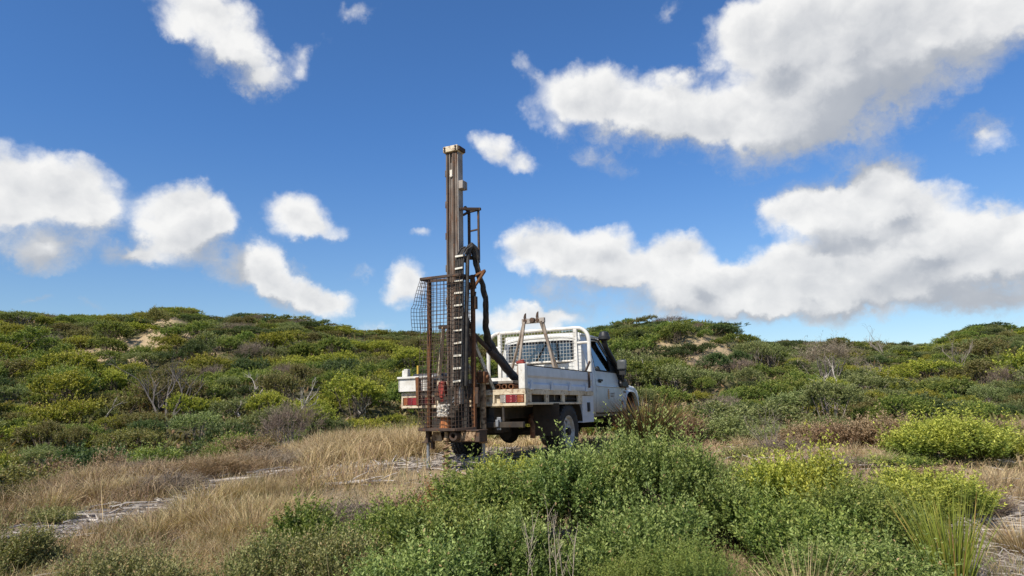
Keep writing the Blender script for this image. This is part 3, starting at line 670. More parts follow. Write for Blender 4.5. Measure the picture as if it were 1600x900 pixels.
    rc = MB(); rc.box(.02, .10, -.90, -.80, 1.287, 1.315); rc.tube([(.03, -.80, 1.30), (.12, -.86, 1.33)], .02, 8); rc.build('post_cap', MAT['red'], tray, bevel=.008)
    lt = MB(); lt.box(2.30, 2.33, -.96, -.93, 1.02, 1.26); lt.bar((2.30, -.90, 1.28), (2.42, -.93, 1.43), .02, .035); lt.build('dropside_latch', MAT['darkrust'], tray, bevel=.004)
    # far rear corner: white end board with its rail, uprights and dark cover
    eb = MB(); eb.box(-.06, -.03, .40, .935, .985, 1.155); eb.box(-.06, .5, .905, .935, .985, 1.155); eb.box(-.085, -.02, .36, .94, 1.155, 1.185); eb.build('end_board', MAT['white2'], tray, bevel=.006)
    up = MB(); up.box(-.04, .03, .80, .865, 1.185, 1.29); up.box(.02, .08, .885, .93, 1.10, 1.275); up.build('upright', MAT['white2'], tray, bevel=.006)
    dp = MB(); dp.bar((-.10, .60, 1.17), (-.09, .585, .79), .05, .05); dp.build('drop_pin', MAT['rust'], tray, bevel=.01)
    cv = MB(); cv.box(.02, .42, .30, .78, .975, 1.225); cv.build('covered_box', MAT['bag'], tray, bevel=.04)
    ym = MB(); ym.tube([(.06, .70, 1.2), (.06, .70, 1.335)], .014, 8); ym.build('marker_stick', MAT['yellow'], tray)
    # under-tray box and mud guards round the rear wheel
    bx = MB(); bx.box(2.08, 2.58, -.905, -.50, .50, .90)
    for z in (.60, .70, .80): bx.box(2.09, 2.57, -.909, -.905, z-.006, z+.006)
    ub = bx.build('side_box', MAT['alu'], tray, bevel=.01)
    hb = MB(); hb.box(2.29, 2.38, -.925, -.905, .66, .80); hb.box(2.31, 2.36, -.932, -.925, .69, .77); hb.build('box_latch', MAT['plastic'], ub, bevel=.004)
    for s in (-1, 1):
        gd = MB(); y0, y1 = min(s*.60, s*.90), max(s*.60, s*.90)
        gd.prism([(1.02, y0, .50), (1.10, y0, .72), (1.22, y0, .855), (1.9, y0, .855), (2.02, y0, .72), (2.10, y0, .50), (2.09, y0, .5), (2.00, y0, .71), (1.89, y0, .843), (1.23, y0, .843), (1.11, y0, .71), (1.03, y0, .50)], (0, y1-y0, 0))
        gd.box(.90, .915, y0-.10, y1-.02, .36, .79); gd.build('mud_guard', MAT['under'], tray)
    # --- headboard
    hd = MB(); pts = []
    x = 2.50
    path = [(-.90, .97), (-.90, 1.78)]+[(-.90+.20*(1-math.cos(a)), 1.78+.20*math.sin(a)) for a in np.linspace(.2, math.pi/2, 6)]
    path += [(-y, z) for y, z in reversed(path)]
    hd.tube([(x, y, z) for y, z in path], .031, 10)
    for y in (-.68, .68): hd.bar((x, y, .97), (x, y, 1.965), .055, .055, up=(1, 0, 0))
    for z in (1.74,):
        for s in (-1, 1): hd.tube([(x, s*.68, z), (x, s*.90, z)], .022, 8)
    hd.tube([(x, -.68, 1.46), (x, .68, 1.46)], .018, 8)
    hd.box(x-.02, x+.02, -.90, .90, .97, 1.24)
    H = hd.build('headboard', MAT['white2'], T)
    ms = MB()
    for y in np.arange(-.64, .66, .055): ms.bar((x-.03, y, 1.44), (x-.03, y, 1.955), .0036, .0036)
    for z in np.arange(1.47, 1.955, .055): ms.bar((x-.035, -.68, z), (x-.035, .68, z), .0036, .0036)
    ms.build('mesh_panel', MAT['white2'], H, smooth=False)
    return T
TRUCK = build_truck()

def build_rig():
    G = rig_thing('drill_rig', 'tall rusty drilling rig with mast and mesh cage on the truck tray', 'drill rig')
    # --- mast: open channel with flanges, side plates
    m = MB(); y0, y1, xr, xf = -.246, -.082, -.47, -.335
    m.box(xr+.03, xr+.045, y0+.01, y1-.01, .78, 4.06)
    for a, b in ((y0, y0+.032), (y1-.032, y1), ((y0+y1)/2-.03, (y0+y1)/2-.012), ((y0+y1)/2+.018, (y0+y1)/2+.036)): m.box(xr, xr+.035, a, b, .78, 4.06)
    m.box(xr+.045, xf, y1-.012, y1, .78, 4.06); m.box(xf-.012, xf, y0+.012, y1-.012, .78, 4.06)
    m.box(xr+.006, xr+.028, (y0+y1)/2-.012, (y0+y1)/2+.016, 1.0, 3.9)
    for z in np.arange(1.2, 4.0, .42): m.box(xr-.006, xr+.034, y1-.004, y1+.010, z, z+.09)
    M = m.build('mast', MAT['mast'], G, bevel=.004)
    gr_ = MB(); gr_.box(xr-.006, xr+.02, y0+.036, y0+.058, .80, 4.04); gr_.box(xr-.004, xr+.02, y1-.030, y1-.016, .80, 4.04); gr_.build('guide_rail', MAT['darkrust'], M, bevel=.003)
    sp = MB(); sp.box(xr+.012, xf+.004, y0-.012, y0+.006, .80, 4.05); sp.build('side_plate', MAT['mastside'], M, bevel=.003)
    c = MB(); c.box(xr-.028, xf+.02, y0-.026, y1+.026, 4.045, 4.125); c.build('mast_cap', MAT['cream'], M, bevel=.006)
    for y in (y0+.0, y1-.0):
        for z in (4.068, 4.102):
            q = MB(); q.lathe([(0, .012), (.014, .010), (.016, 0)], (xr-.028, y, z), (-1, 0, 0), 8); q.build('bolt', MAT['darkrust'], M)
    q = MB(); q.box(xr-.010, xf+.016, y0-.050, y0-.012, 4.055, 4.112); q.build('cap_lug', MAT['darkrust'], M, bevel=.006)
    b = MB(); b.box(xr+.02, xf+.01, y0-.075, y0-.012, 3.54, 3.65); b.build('bracket', MAT['mastside'], M, bevel=.006)
    k = MB(); k.box(xr-.012, xr+.01, -.185, -.15, 3.74, 3.80); k.lathe([(0, .02), (.02, .015), (.02, 0)], (xr, -.168, 3.72), (-1, 0, 0), 10); k.build('wire_clamp', MAT['chalk'], M)
    # --- frame holding the hose arch
    f = MB(); xg = -.22
    f.bar((-.30, -.26, 3.335), (xg, -.275, 3.285), .035, .035); f.bar((-.44, -.27, 3.27), (xg, -.43, 3.30), .035, .035); f.bar((-.32, -.25, 3.22), (xg, -.28, 3.285), .03, .03)
    f.bar((xg, -.262, 3.285), (xg, -.455, 3.30), .035, .035); f.bar((xg, -.28, 3.29), (xg, -.28, 2.70), .032, .032, up=(1, 0, 0)); f.bar((xg, -.42, 3.29), (xg, -.42, 2.62), .026, .026, up=(1, 0, 0))
    f.bar((xg, -.28, 3.02), (xg, -.42, 3.03), .022, .022); f.bar((-.30, -.24, 2.66), (xg, -.43, 2.65), .04, .05); f.bar((-.30, -.25, 2.60), (xg, -.30, 2.72), .03, .03)
    f.build('hose_guard', MAT['darkrust'], G, bevel=.004)
    # --- hose chain beside the mast
    xc = -.505; ch = MB(); path = []
    for z in np.linspace(1.02, 2.58, 14): path.append((xc, -.250-.050*(z-1.0)/1.6, z))
    path += [(xc+.02, -.308, 2.66), (xc+.07, -.322, 2.735), (xc+.15, -.345, 2.775)]
    for k_ in range(5):
        o = (k_-2)*.0215
        ch.tube([(x, y+o*1.15, z+.01*math.sin(z*9+k_*2)) for x, y, z in path], .0115, 6)
    ch.build('hose_chain', MAT['hose'], G)
    CH = [o for o in COL.objects if o.name.startswith('hose_chain')][0]
    proto = None
    for i, z in enumerate(np.arange(1.075, 2.75, .1555)):
        y = -.250-.050*(z-1.0)/1.6
        if proto is None:
            q = MB(); q.box(-.010, .008, -.056, .056, -.0125, .0125); proto = q.build('crossbar', MAT['tape'], CH, bevel=.004); o = proto
        else:
            o = proto.copy(); COL.objects.link(o); o.parent = CH
        o.location = (xc-.016, y, z); o.rotation_euler = (R_(-3+1.5*((i*7) % 3)), 0, R_(2*((i*5) % 3)-2))
    sp = MB()
    side = [(xc+.07, -.250-.050*(z-1.0)/1.6-.072, z) for z in np.linspace(1.02, 2.6, 8)]
    sp.tube(side+[(-.40, -.36, 2.68), (-.37, -.375, 2.75), (-.34, -.385, 2.785), (-.29, -.40, 2.76), (-.26, -.415, 2.68), (-.24, -.42, 2.58)], .026, 8)
    sp.tube([(-.40, -.33, 2.68), (-.36, -.345, 2.78), (-.32, -.37, 2.82), (-.27, -.40, 2.78), (-.25, -.42, 2.66)], .024, 8)
    sp.build('hose_arch', MAT['hose'], G)
    # --- bundled hose falling from the arch to the tray
    P = [(-.30, -.37, 2.755), (-.27, -.385, 2.66), (-.24, -.385, 2.55), (-.20, -.405, 2.43), (-.14, -.43, 2.28), (-.10, -.437, 2.16), (-.06, -.425, 2.02), (-.02, -.395, 1.88), (.10, -.335, 1.76), (.28, -.255, 1.655), (.46, -.235, 1.54), (.64, -.235, 1.43), (.86, -.25, 1.29), (1.05, -.275, 1.165), (1.25, -.29, 1.05), (1.45, -.28, .99)]
    Pf = []; 
    P = np.array(P); tt = np.arange(len(P)); q = np.linspace(0, len(P)-1, 90)
    Pf = np.stack([np.interp(q, tt, P[:, i]) for i in range(3)], 1)
    for _ in range(14): Pf[1:-1] = (Pf[:-2]+2*Pf[1:-1]+Pf[2:])/4
    rr = np.interp(q, tt, [.032, .033, .034, .035, .035, .035, .036, .038, .044, .052, .057, .060, .062, .062, .056, .05])*(1+.04*np.sin(np.arange(90)*1.35)+.04*np.sin(np.arange(90)*.47+1))
    h = MB(); h.tube([tuple(p+np.array([.006*math.sin(i*.9), .006*math.cos(i*.7), 0])) for i, p in enumerate(Pf)], list(rr), 10); HB = h.build('hose_bundle', MAT['hose'], G)
    for k_, (o, r_) in enumerate((((.03, .03, .03), .012), ((-.02, -.035, .02), .011))):
        h = MB(); h.tube([tuple(p+np.array(o)*(1+.3*math.sin(i*.5+k_))) for i, p in enumerate(Pf[8:84:2])], r_, 6); h.build('loose_hose', MAT['hose'], HB)
    # --- lifting ram under the hose, mast bracket, braces
    ra = MB(); ra.tube([(-.26, -.215, 1.80), (.42, -.24, 1.49)], .030, 12); ra.tube([(.36, -.238, 1.515), (1.25, -.285, 1.09)], .047, 12); ra.build('lifting_ram', MAT['darkrust'], G)
    br = MB(); br.prism([(-.30, -.13, 1.94), (-.22, -.13, 1.92), (.02, -.13, 1.62), (.04, -.13, 1.40), (-.30, -.13, 1.40)], (0, .02, 0)); br.prism([(-.30, -.25, 1.94), (-.22, -.25, 1.92), (.02, -.25, 1.62), (.04, -.25, 1.40), (-.30, -.25, 1.40)], (0, .02, 0)); br.build('mast_bracket', MAT['darkrust'], G, bevel=.004)
    for a, b_ in (((-.20, .13, 1.80), (.12, .42, .98)), ((-.20, -.22, 1.78), (.10, -.43, .98)), ((-.24, -.10, 1.5), (.16, -.22, 1.0))):
        q = MB(); q.bar(a, b_, .045, .04); q.build('brace', MAT['cream'], G, bevel=.004)
    q = MB(); q.bar((-.20, .20, 1.80), (-.20, -.30, 1.78), .04, .05); q.build('brace_tie', MAT['darkrust'], G, bevel=.004)
    q = MB(); q.box(-.04, .04, -.40, .34, 1.045, 1.115); q.build('cross_beam', MAT['cream'], G, bevel=.006)
    q = MB(); q.box(-.34, .45, -.33, -.27, .99, 1.05); q.box(-.34, .45, .08, .14, .99, 1.05); q.box(-.36, -.26, -.36, .18, .86, 1.0); q.build('skid', MAT['darkrust'], G, bevel=.006)
    pv = MB(); pv.box(-.16, -.04, -.44, -.33, 1.06, 1.20); pv.tube([(-.1, -.47, 1.13), (-.1, -.30, 1.13)], .03, 10); pv.build('pivot_block', MAT['rust'], G, bevel=.008)
    # --- guard cage
    xp, xn = -.30, -.56
    cg = MB()
    for y in (.283, -.366): cg.bar((xp, y, .40), (xp, y+(.0), 2.42), .048, .048, up=(1, 0, 0))
    C = cg.build('cage', MAT['rust'], G, bevel=.005)
    tp = MB(); A, Bp, Rp, Cp = (xn, .245, 2.385), (xp, .283, 2.405), (xp, -.366, 2.385), (xn, -.325, 2.385)
    for a, b_ in ((A, Bp), (Bp, Rp), (A, Cp), (Cp, Rp)): tp.bar(a, b_, .034, .034)
    tp.build('top_frame', MAT['darkrust'], C, bevel=.004)
    bt = MB()
    A2, B2, R2, C2 = (xn, .27, .502), (xp, .30, .505), (xp, -.385, .505), (xn, -.25, .498)
    for a, b_ in ((A2, B2), (B2, R2), (A2, C2), (C2, R2)): bt.bar(a, b_, .03, .034)
    bt.box(xn+.005, xp, -.25, .26, .488, .496); bt.build('bottom_frame', MAT['darkrust'], C, bevel=.004)
    gs = MB(); gs.bar((xp, -.34, 2.385), (xp-.02, -.56, 2.455), .03, .03); gs.bar((xp-.02, -.555, 2.45), (xp, -.385, 2.26), .03, .03); gs.bar((xp, -.36, 2.40), (xp, -.385, 2.24), .05, .05, up=(1, 0, 0)); gs.bar((xp, -.30, 2.33), (xp, -.30, 2.24), .04, .05, up=(1, 0, 0)); gs.build('gusset', MAT['rust'], C, bevel=.004)
    lt = MB(); lt.box(xp-.03, xp+.03, -.42, -.385, 1.98, 2.14); lt.tube([(xp, -.40, 2.14), (xp, -.41, 2.20)], .01, 6); lt.build('cage_latch', MAT['darkrust'], C, bevel=.004)
    lt = MB(); lt.box(xp-.02, xp+.02, -.43, -.39, .80, 1.0); lt.build('cage_latch', MAT['darkrust'], C, bevel=.004)
    def wire(nm, quad, nu, nv, bend=None):
        """welded mesh over a four-cornered patch: quad = bottom a, bottom b, top b, top a"""
        q = MB(); a, b_, c_, d_ = [Vector(p) for p in quad]
        def pt(u, v):
            p = (a*(1-u)+b_*u)*(1-v)+(d_*(1-u)+c_*u)*v
            return p+(Vector(bend(u, v)) if bend else Vector((0, 0, 0)))
        for i in range(nu+1):
            for j in range(0, nv): q.bar(pt(i/nu, j/nv), pt(i/nu, (j+1)/nv), .0048, .0048)
        for j in range(nv+1):
            for i in range(0, nu, 2): q.bar(pt(i/nu, j/nv), pt(min(1, (i+2)/nu), j/nv), .0048, .0048)
        return q.build(nm, MAT['darkrust'], C, smooth=False)
    sag = lambda u, v: (-.012*math.sin(3.1*u)*math.sin(2*math.pi*v)-.008*math.sin(7*v), .008*math.sin(5*v), 0)
    wire('mesh_panel', (A2, C2, Cp, A), 10, 36, sag)
    wire('mesh_panel', (C2, R2, Rp, Cp), 6, 36, sag)
    wire('mesh_panel', ((xn-.06, .33, 1.72), (xp, .30, 1.75), Bp, A), 6, 14, lambda u, v: (-.04*math.sin(math.pi*v)*(1-u), .05*math.sin(math.pi*v*.9)*(1-u*.6)*(1 if v < .5 else .4), 0))
    wire('mesh_panel', ((xn, .27, .52), (xp, .30, .52), (xp, .30, 1.15), (xn, .27, 1.15)), 5, 13)
    wire('mesh_panel', (B2, R2, Rp, Bp), 13, 38, lambda u, v: (.03, 0, 0))
    # --- drilling head: motor, hoses, chuck, sleeve
    hd = MB(); hd.box(-.46, -.34, -.24, .06, .72, .90); hd.box(-.50, -.36, -.20, .02, .62, .74); hd.tube([(-.42, -.12, .62), (-.42, -.12, 1.0)], .06, 12); hd.build('rotary_head', MAT['under'], G, bevel=.01)
    HD = [o for o in COL.objects if o.name == 'rotary_head'][0]
    q = MB(); q.prism([(-.46, -.02, 1.04), (-.46, .055, 1.03), (-.46, .04, .82), (-.46, -.045, .83), (-.46, -.035, .95)], (.10, 0, 0)); q.lathe([(.05, 0), (.052, .05), (.03, .06), (0, .06)], (-.41, .02, 1.03), (0, 0, 1), 14)
    q.box(-.475, -.455, -.02, .03, .88, .97); q.build('hydraulic_motor', MAT['red'], HD, bevel=.012)
    q = MB(); q.tube([(-.41, .02, 1.08), (-.40, .05, 1.12), (-.37, -.05, 1.10), (-.35, -.12, 1.0)], .016, 8); q.build('motor_hose', MAT['hose'], HD)
    for i, (dy, dz) in enumerate(((0, 0), (.02, .03), (.05, -.02))):
        q = MB(); q.tube([(-.44, -.19-dy*.4, 1.25), (-.45, -.205-dy, 1.0), (-.46, -.19-dy, .90+dz), (-.46, -.13, .83+dz), (-.45, -.05, .85+dz), (-.43, -.02, .93+dz)], .009, 7); q.build('loop_hose', MAT['greysteel'] if i != 1 else MAT['hose'], HD)
    q = MB(); rl = random.Random(3)
    for _ in range(46):
        a = rl.uniform(0, 6.28); z = rl.uniform(.665, .80); r = .078; cx = (-.46+math.cos(a)*r, -.035+math.sin(a)*r, z)
        s = rl.uniform(.014, .026)
        q.lathe([(0, -s), (s*.8, -s*.5), (s, 0), (s*.7, s*.6), (0, s)], cx, (math.cos(a), math.sin(a), .2), 7)
    q.lathe([(.0, .655), (.085, .655), (.08, .80), (0, .80)], (-.46, -.035, 0), (0, 0, 1), 14); q.build('mud_caked_chuck', MAT['chalk'], HD)
    q = MB(); q.box(-.56, -.36, -.14, .07, .640, .655); q.build('clamp_plate', MAT['tan'], HD, bevel=.004)
    q = MB(); q.lathe([(.0, 0), (.066, 0), (.068, .02), (.064, .12), (.06, .145), (0, .145)], (-.46, -.045, .495), (0, 0, 1), 18); q.build('guide_sleeve', MAT['orange'], HD)
    for y, r in ((-.29, .012), (-.27, .012), (-.245, .012), (-.315, .012)):
        q = MB(); q.tube([(-.36, y, .52), (-.36, y, 1.1)], r, 6); q.build('feed_hose', MAT['hose'], HD)
    # --- base beam with jacks
    q = MB(); q.box(-.42, -.22, -.50, -.02, .345, .485); q.box(-.44, -.20, -.50, .33, .475, .49); q.tube([(-.42, .10, .41), (-.2, .10, .41)], .05, 12); BB = q.build('base_beam', MAT['darkrust'], G, bevel=.006)
    q = MB(); q.prism([(-.43, -.43, .355), (-.43, -.23, .355), (-.43, -.25, .47), (-.43, -.46, .47)], (.008, 0, 0)); q.build('face_plate', MAT['tan'], BB, bevel=.003)
    q = MB(); q.prism([(-.43, .02, .355), (-.43, .19, .355), (-.43, .15, .47), (-.43, .04, .47)], (.008, 0, 0)); q.build('face_plate', MAT['tan'], BB, bevel=.003)
    q = MB(); q.lathe([(.03, 0), (.055, 0), (.055, .09), (.03, .09)], (-.43, -.19, .42), (-1, 0, 0), 18, closed=True); q.build('pin_boss', MAT['darkrust'], BB)
    for (x, y, zt, zm, zb, r, mt) in ((-.33, .285, .50, .335, hz(*t2w(-.33, .285))-.03, .033, 'darkrust'), (-.09, -.375, 1.10, .315, hz(*t2w(-.09, -.375))-.03, .040, 'tan')):
        q = MB(); q.tube([(x, y, zm), (x, y, zt)], r, 12); q.lathe([(0, 0), (r+.012, 0), (r+.012, .03), (0, .03)], (x, y, zm), (0, 0, 1), 14)
        if y > 0: q.box(x-.05, x+.05, y-.07, y+.06, zm-.005, zm+.012); q.box(x-.04, x+.02, y-.09, y-.06, zm-.08, zm+.02)
        J = q.build('jack', MAT[mt], G, bevel=.004)
        q = MB(); q.tube([(x, y, zb), (x, y, zm)], .021 if y > 0 else .022, 12); q.build('jack_rod', MAT['greysteel'], J)
        q = MB(); q.lathe([(0, 0), (.07, 0), (.065, .012), (.03, .03), (0, .03)], (x, y, zb+.02), (0, 0, 1), 14); q.build('jack_foot', MAT['darkrust'], J)
    q = MB(); q.tube([(-.10, -.375, 1.05), (-.10, -.34, 1.22)], .03, 8); q.tube([(-.12, -.395, 1.08), (-.12, -.395, 1.20)], .018, 8); q.build('jack_hose_tail', MAT['tan'], G)
    # --- auger
    ax_, ay = -.46, -.062; zb = hz(*t2w(ax_, ay))-.05
    q = MB(); q.tube([(ax_, ay, zb), (ax_, ay, .47)], .026, 12); q.tube([(ax_, ay, .36), (ax_, ay, .40)], .036, 12); AU = q.build('auger', MAT['tan'], G)
    q = MB(); rows = []
    n = 76; 
    for i in range(n+1):
        a = i*2*math.pi/18; z = zb+.02+(.335-zb)*i/n
        rows.append([(ax_+math.cos(a)*r, ay+math.sin(a)*r, z+dz) for r, dz in ((.022, .004), (.056, 0), (.056, -.008), (.022, -.010))])
    q.sheet(rows); q.build('auger_flight', MAT['tan'], AU)
    # --- mast rest: splayed legs, head plate and two prongs
    xa = 2.10; q = MB()
    for a, b_ in (((xa, .03, 2.10), (2.36, .43, 1.26)), ((xa-.05, .01, 2.08), (1.76, .05, .972)), ((xa, -.285, 2.10), (2.05, -.56, .972)), ((xa-.05, -.27, 2.08), (2.36, -.43, 1.26))): q.bar(a, b_, .038, .034)
    MR = q.build('mast_rest', MAT['restgrey'], G, bevel=.004)
    q = MB(); q.box(xa-.04, xa+.01, -.33, .06, 2.055, 2.135); q.build('head_plate', MAT['mastside'], MR, bevel=.004)
    for y, dz in ((.0, 0), (-.215, .012)):
        q = MB(); q.tube([(xa-.02, y, 2.10), (xa-.02, y+.012, 2.16), (xa-.02, y+.004, 2.20+dz), (xa-.02, y-.008, 2.225+dz)], [.026, .024, .018, .007], 8); q.tube([(xa-.05, y, 2.10), (xa+.02, y, 2.10)], .03, 10); q.build('prong', MAT['darkrust'], MR)
    q = MB(); q.lathe([(0, .05), (.04, .045), (.045, 0)], (xa-.04, -.135, 2.10), (-1, 0, 0), 10); q.bar((xa-.06, -.17, 2.13), (xa-.06, -.10, 2.06), .02, .02); q.build('pin', MAT['darkrust'], MR)
    return G
RIG = build_rig()

def build_load():
    def tl(name, label, cat, group=None): return tag(empty(name, TL, TR), label, cat, group)
    labs = ['rusty steel pipe on the tray floor, nearest the drill mast of three', 'rusty steel pipe on the tray floor, middle one of three', 'rusty steel pipe on the tray floor, next to the white corner post']
    for i, y in enumerate((-.49, -.585, -.68)):
        t = MB(); t.lathe([(.036, 0), (.036, .9), (.025, .9), (.025, 0)], (.10, y, 1.010), (1, 0, .0), 14, closed=True)
        o = t.build('rusty_pipe', MAT['rust'], None); o.location = TL; o.rotation_euler = (0, 0, TR)
        tag(o, labs[i], 'pipe', 'rusty pipes on the truck tray')
    t = MB(); t.box(.12, 1.3, -.70, -.12, 1.050, 1.085); o = t.build('timber_board', MAT['timber'], None, bevel=.004); o.location = TL; o.rotation_euler = (0, R_(0), TR)
    tag(o, 'grey weathered timber board lying across the rusty pipes on the tray', 'board')
    t = MB(); t.box(.10, .62, -.40, .08, .975, 1.045); o = t.build('steel_channel', MAT['rust'], None, bevel=.006); o.location = TL; o.rotation_euler = (0, 0, TR)
    tag(o, 'flat rusty steel tray under the timber board beside the mast foot', 'steel tray')
build_load()

# ------------------------------------------------------------------ foliage builders (numpy arrays -> one mesh)
def unit(v): return v/(np.linalg.norm(v, axis=-1, keepdims=True)+1e-9)
def frame(d, g):
    ref = unit(g.normal(size=d.shape)); a = unit(np.cross(d, ref)); return a, np.cross(d, a)
class Leaves:
    def __init__(s): s.v = []; s.f = []; s.tip = []; s.var = []; s.n = 0
    def put(s, v, f, tip, var):
        s.v.append(v.reshape(-1, 3)); s.f.append(f.reshape(-1, 3)+s.n); s.n += len(v.reshape(-1, 3)); s.tip.append(tip); s.var.append(var)
    def leaves(s, p, d, L, W, tip, var, g, fold=.25):
        """folded diamond leaves: base, two shoulders, tip"""
        n = len(p); a, b = frame(d, g); L = np.asarray(L).reshape(-1, 1)*np.ones((n, 1)); W = np.asarray(W).reshape(-1, 1)*np.ones((n, 1))
        mid = p+d*L*.5
        v = np.stack([p, mid+a*W*.5+b*W*fold, p+d*L-b*W*.1, mid-a*W*.5+b*W*fold], 1)
        k = np.arange(n)[:, None]*4
        s.put(v, np.concatenate([k+[[0, 2, 1]], k+[[0, 3, 2]]], 1), np.repeat(tip, 4), np.repeat(var, 4))
    def blades(s, p, d, L, W, bend, tip0, var, g):
        """grass blades: two tapering segments that bow over"""
        n = len(p); a, _ = frame(d, g); a[:, 2] *= .2; a = unit(a); L = L.reshape(-1, 1); W = W.reshape(-1, 1)
        q = p+d*L*.55; e = unit(d+bend); r = q+e*L*.45
        v = np.stack([p-a*W*.5, p+a*W*.5, q+a*W*.38, q-a*W*.38, r], 1)
        k = np.arange(n)[:, None]*5
        t = np.stack([tip0*0, tip0*0, tip0*.6, tip0*.6, tip0], 1).ravel()
        s.put(v, np.concatenate([k+[[0, 1, 2]], k+[[0, 2, 3]], k+[[3, 2, 4]]], 1), t, np.repeat(var, 5))
    def mesh(s, name, mat):
        v = np.concatenate(s.v).astype(np.float32); f = np.concatenate(s.f).astype(np.int32)
        me = bpy.data.meshes.new(name); me.vertices.add(len(v)); me.vertices.foreach_set('co', v.ravel())
        me.loops.add(f.size); me.loops.foreach_set('vertex_index', f.ravel())
        me.polygons.add(len(f)); me.polygons.foreach_set('loop_start', np.arange(0, f.size, 3, dtype=np.int32))
        for nm, arr in (('tip', s.tip), ('var', s.var)):
            me.attributes.new(nm, 'FLOAT', 'POINT').data.foreach_set('value', np.concatenate(arr).astype(np.float32))
        me.update(calc_edges=True); me.materials.append(mat); return me
def dome(n, g, lobes, flat=.75):
    """points on a crown made of several lobes: position, outward direction (unit-radius crown, base at z=0)"""
    k = g.integers(0, len(lobes), n*2); c = lobes[k]
    th = g.uniform(0, 2*np.pi, n*2); z = g.uniform(-.25, 1, n*2)**1; r = np.sqrt(np.clip(1-z*z, 0, 1))
    d = np.stack([r*np.cos(th), r*np.sin(th), z], 1)
    dep = g.uniform(.55, 1, n*2)**.6
    p = c[:, :3]+d*c[:, 3:4]*dep[:, None]*np.array([1, 1, flat])
    ok = p[:, 2] > .02
    for i in range(len(lobes)):                                   # drop what lies deep inside another lobe
        q = (p-lobes[i, :3])/(lobes[i, 3]*np.array([1, 1, flat]))
        ok &= ~((k != i) & ((q**2).sum(1) < .45))
    p, d = p[ok][:n], d[ok][:n]
    return p, d
def make_lobes(g, n, h=.55, spread=.62, r0=.30, r1=.52, hvar=.25):
    L = []
    for i in range(n):
        a = 2.4*i+g.uniform(-.4, .4); rr = spread*math.sqrt((i+.3)/n)
        r = g.uniform(r0, r1); L.append((rr*math.cos(a), rr*math.sin(a), max(.05, h*(1-.55*rr*rr)-r*.6+g.uniform(-hvar, hvar)*.5), r))
    return np.array(L)
def crown_mesh(name, mat, seed, n_sprig, per, lobes, R, H, sprig, L, W, up=.5, splay=.5, tipbias=1., twiggy=False, flat=.75, whorl=False):
    """crown of leafy shoots; R crown radius and H crown height in metres"""
    g = np.random.default_rng(seed); p, d = dome(n_sprig, g, lobes, flat)
    kp = vnoise(p[:, 0]*4.2+p[:, 2]*2.9, p[:, 1]*4.2-p[:, 2]*2.3, seed) > .24; p, d = p[kp], d[kp]      # gaps between the branches
    n = len(p); p = p*np.array([R, R, H]); d = unit(d*np.array([1/R, 1/R, 1/H]))
    s = unit(d*splay+np.array([0, 0, up])+g.normal(size=(n, 3))*.28)
    ln = sprig*g.uniform(.6, 1.25, n)*np.where(g.uniform(0, 1, n) < .11, 1.85, 1)
    lv = Leaves()
    t = (np.arange(per)+.5)/per
    tt = np.clip(np.tile(t, (n, 1))+g.uniform(-.06, .06, (n, per)), .02, 1)
    pos = p[:, None]+s[:, None]*(ln[:, None]*tt)[..., None]
    rad = unit(g.normal(size=(n, per, 3))); rad = unit(rad-s[:, None]*(rad*s[:, None]).sum(-1, keepdims=True))
    ld = unit(rad+s[:, None]*(.55+.5*tt[..., None]))
    sv = g.uniform(0, 1, n)
    hrel = np.clip(p[:, 2]/max(p[:, 2].max(), .01), 0, 1)
    tip = (tt*.75+.25*hrel[:, None])*tipbias+g.uniform(-.15, .15, (n, per))
    var = np.clip(g.uniform(0, 1, (n, per))*.65+sv[:, None]*.35, 0, 1)
    sz = g.uniform(.7, 1.2, (n, per))*(1.1-.35*tt)
    lv.leaves(pos.reshape(-1, 3), ld.reshape(-1, 3), (L*sz).ravel(), (W*sz).ravel(), tip.ravel(), var.ravel(), g)
    # the shoots themselves
    lv.leaves(p-s*ln[:, None]*.4, s, ln*1.4, np.full(n, W*.16 if not twiggy else W*.8), np.full(n, .0), sv*.5+.5*twiggy, g, .1)
    return lv.mesh(name, mat)
def stem_mesh(name, mat, seed, lobes, R, H, n=14, r=.03, lean=(0, 0)):
    g = random.Random(seed); m = MB()
    for i in range(n):
        l = lobes[i % len(lobes)]; e = Vector((l[0]*R+g.uniform(-.15, .15)*R, l[1]*R+g.uniform(-.15, .15)*R, max(.1, l[2]+l[3]*.3)*H))
        b = Vector((g.uniform(-.06, .06)*R, g.uniform(-.06, .06)*R, -.12)); mid = b.lerp(e, .5)+Vector((e.x*.12, e.y*.12, -.08*H))
        m.tube([b, mid, e], [r, r*.65, r*.25], 5, cap=False)
        for k in range(2):
            q = mid.lerp(e, g.uniform(.1, .7)); m.tube([q, q+Vector((g.uniform(-.3, .3)*R, g.uniform(-.3, .3)*R, g.uniform(.1, .35)*H))], [r*.4, r*.15], 4, cap=False)
    me = bpy.data.meshes.new(name); me.from_pydata(m.v, [], m.f); me.polygons.foreach_set('use_smooth', [True]*len(me.polygons)); me.materials.append(mat); return me
def shrub(name, crown, stems, loc, rz, scl, label, cat, group=None):
    o = empty(name, loc, rz); o.scale = scl
    f = link('crown', crown, o); s = link('stems', stems, o)
    return tag(o, label, cat, group)

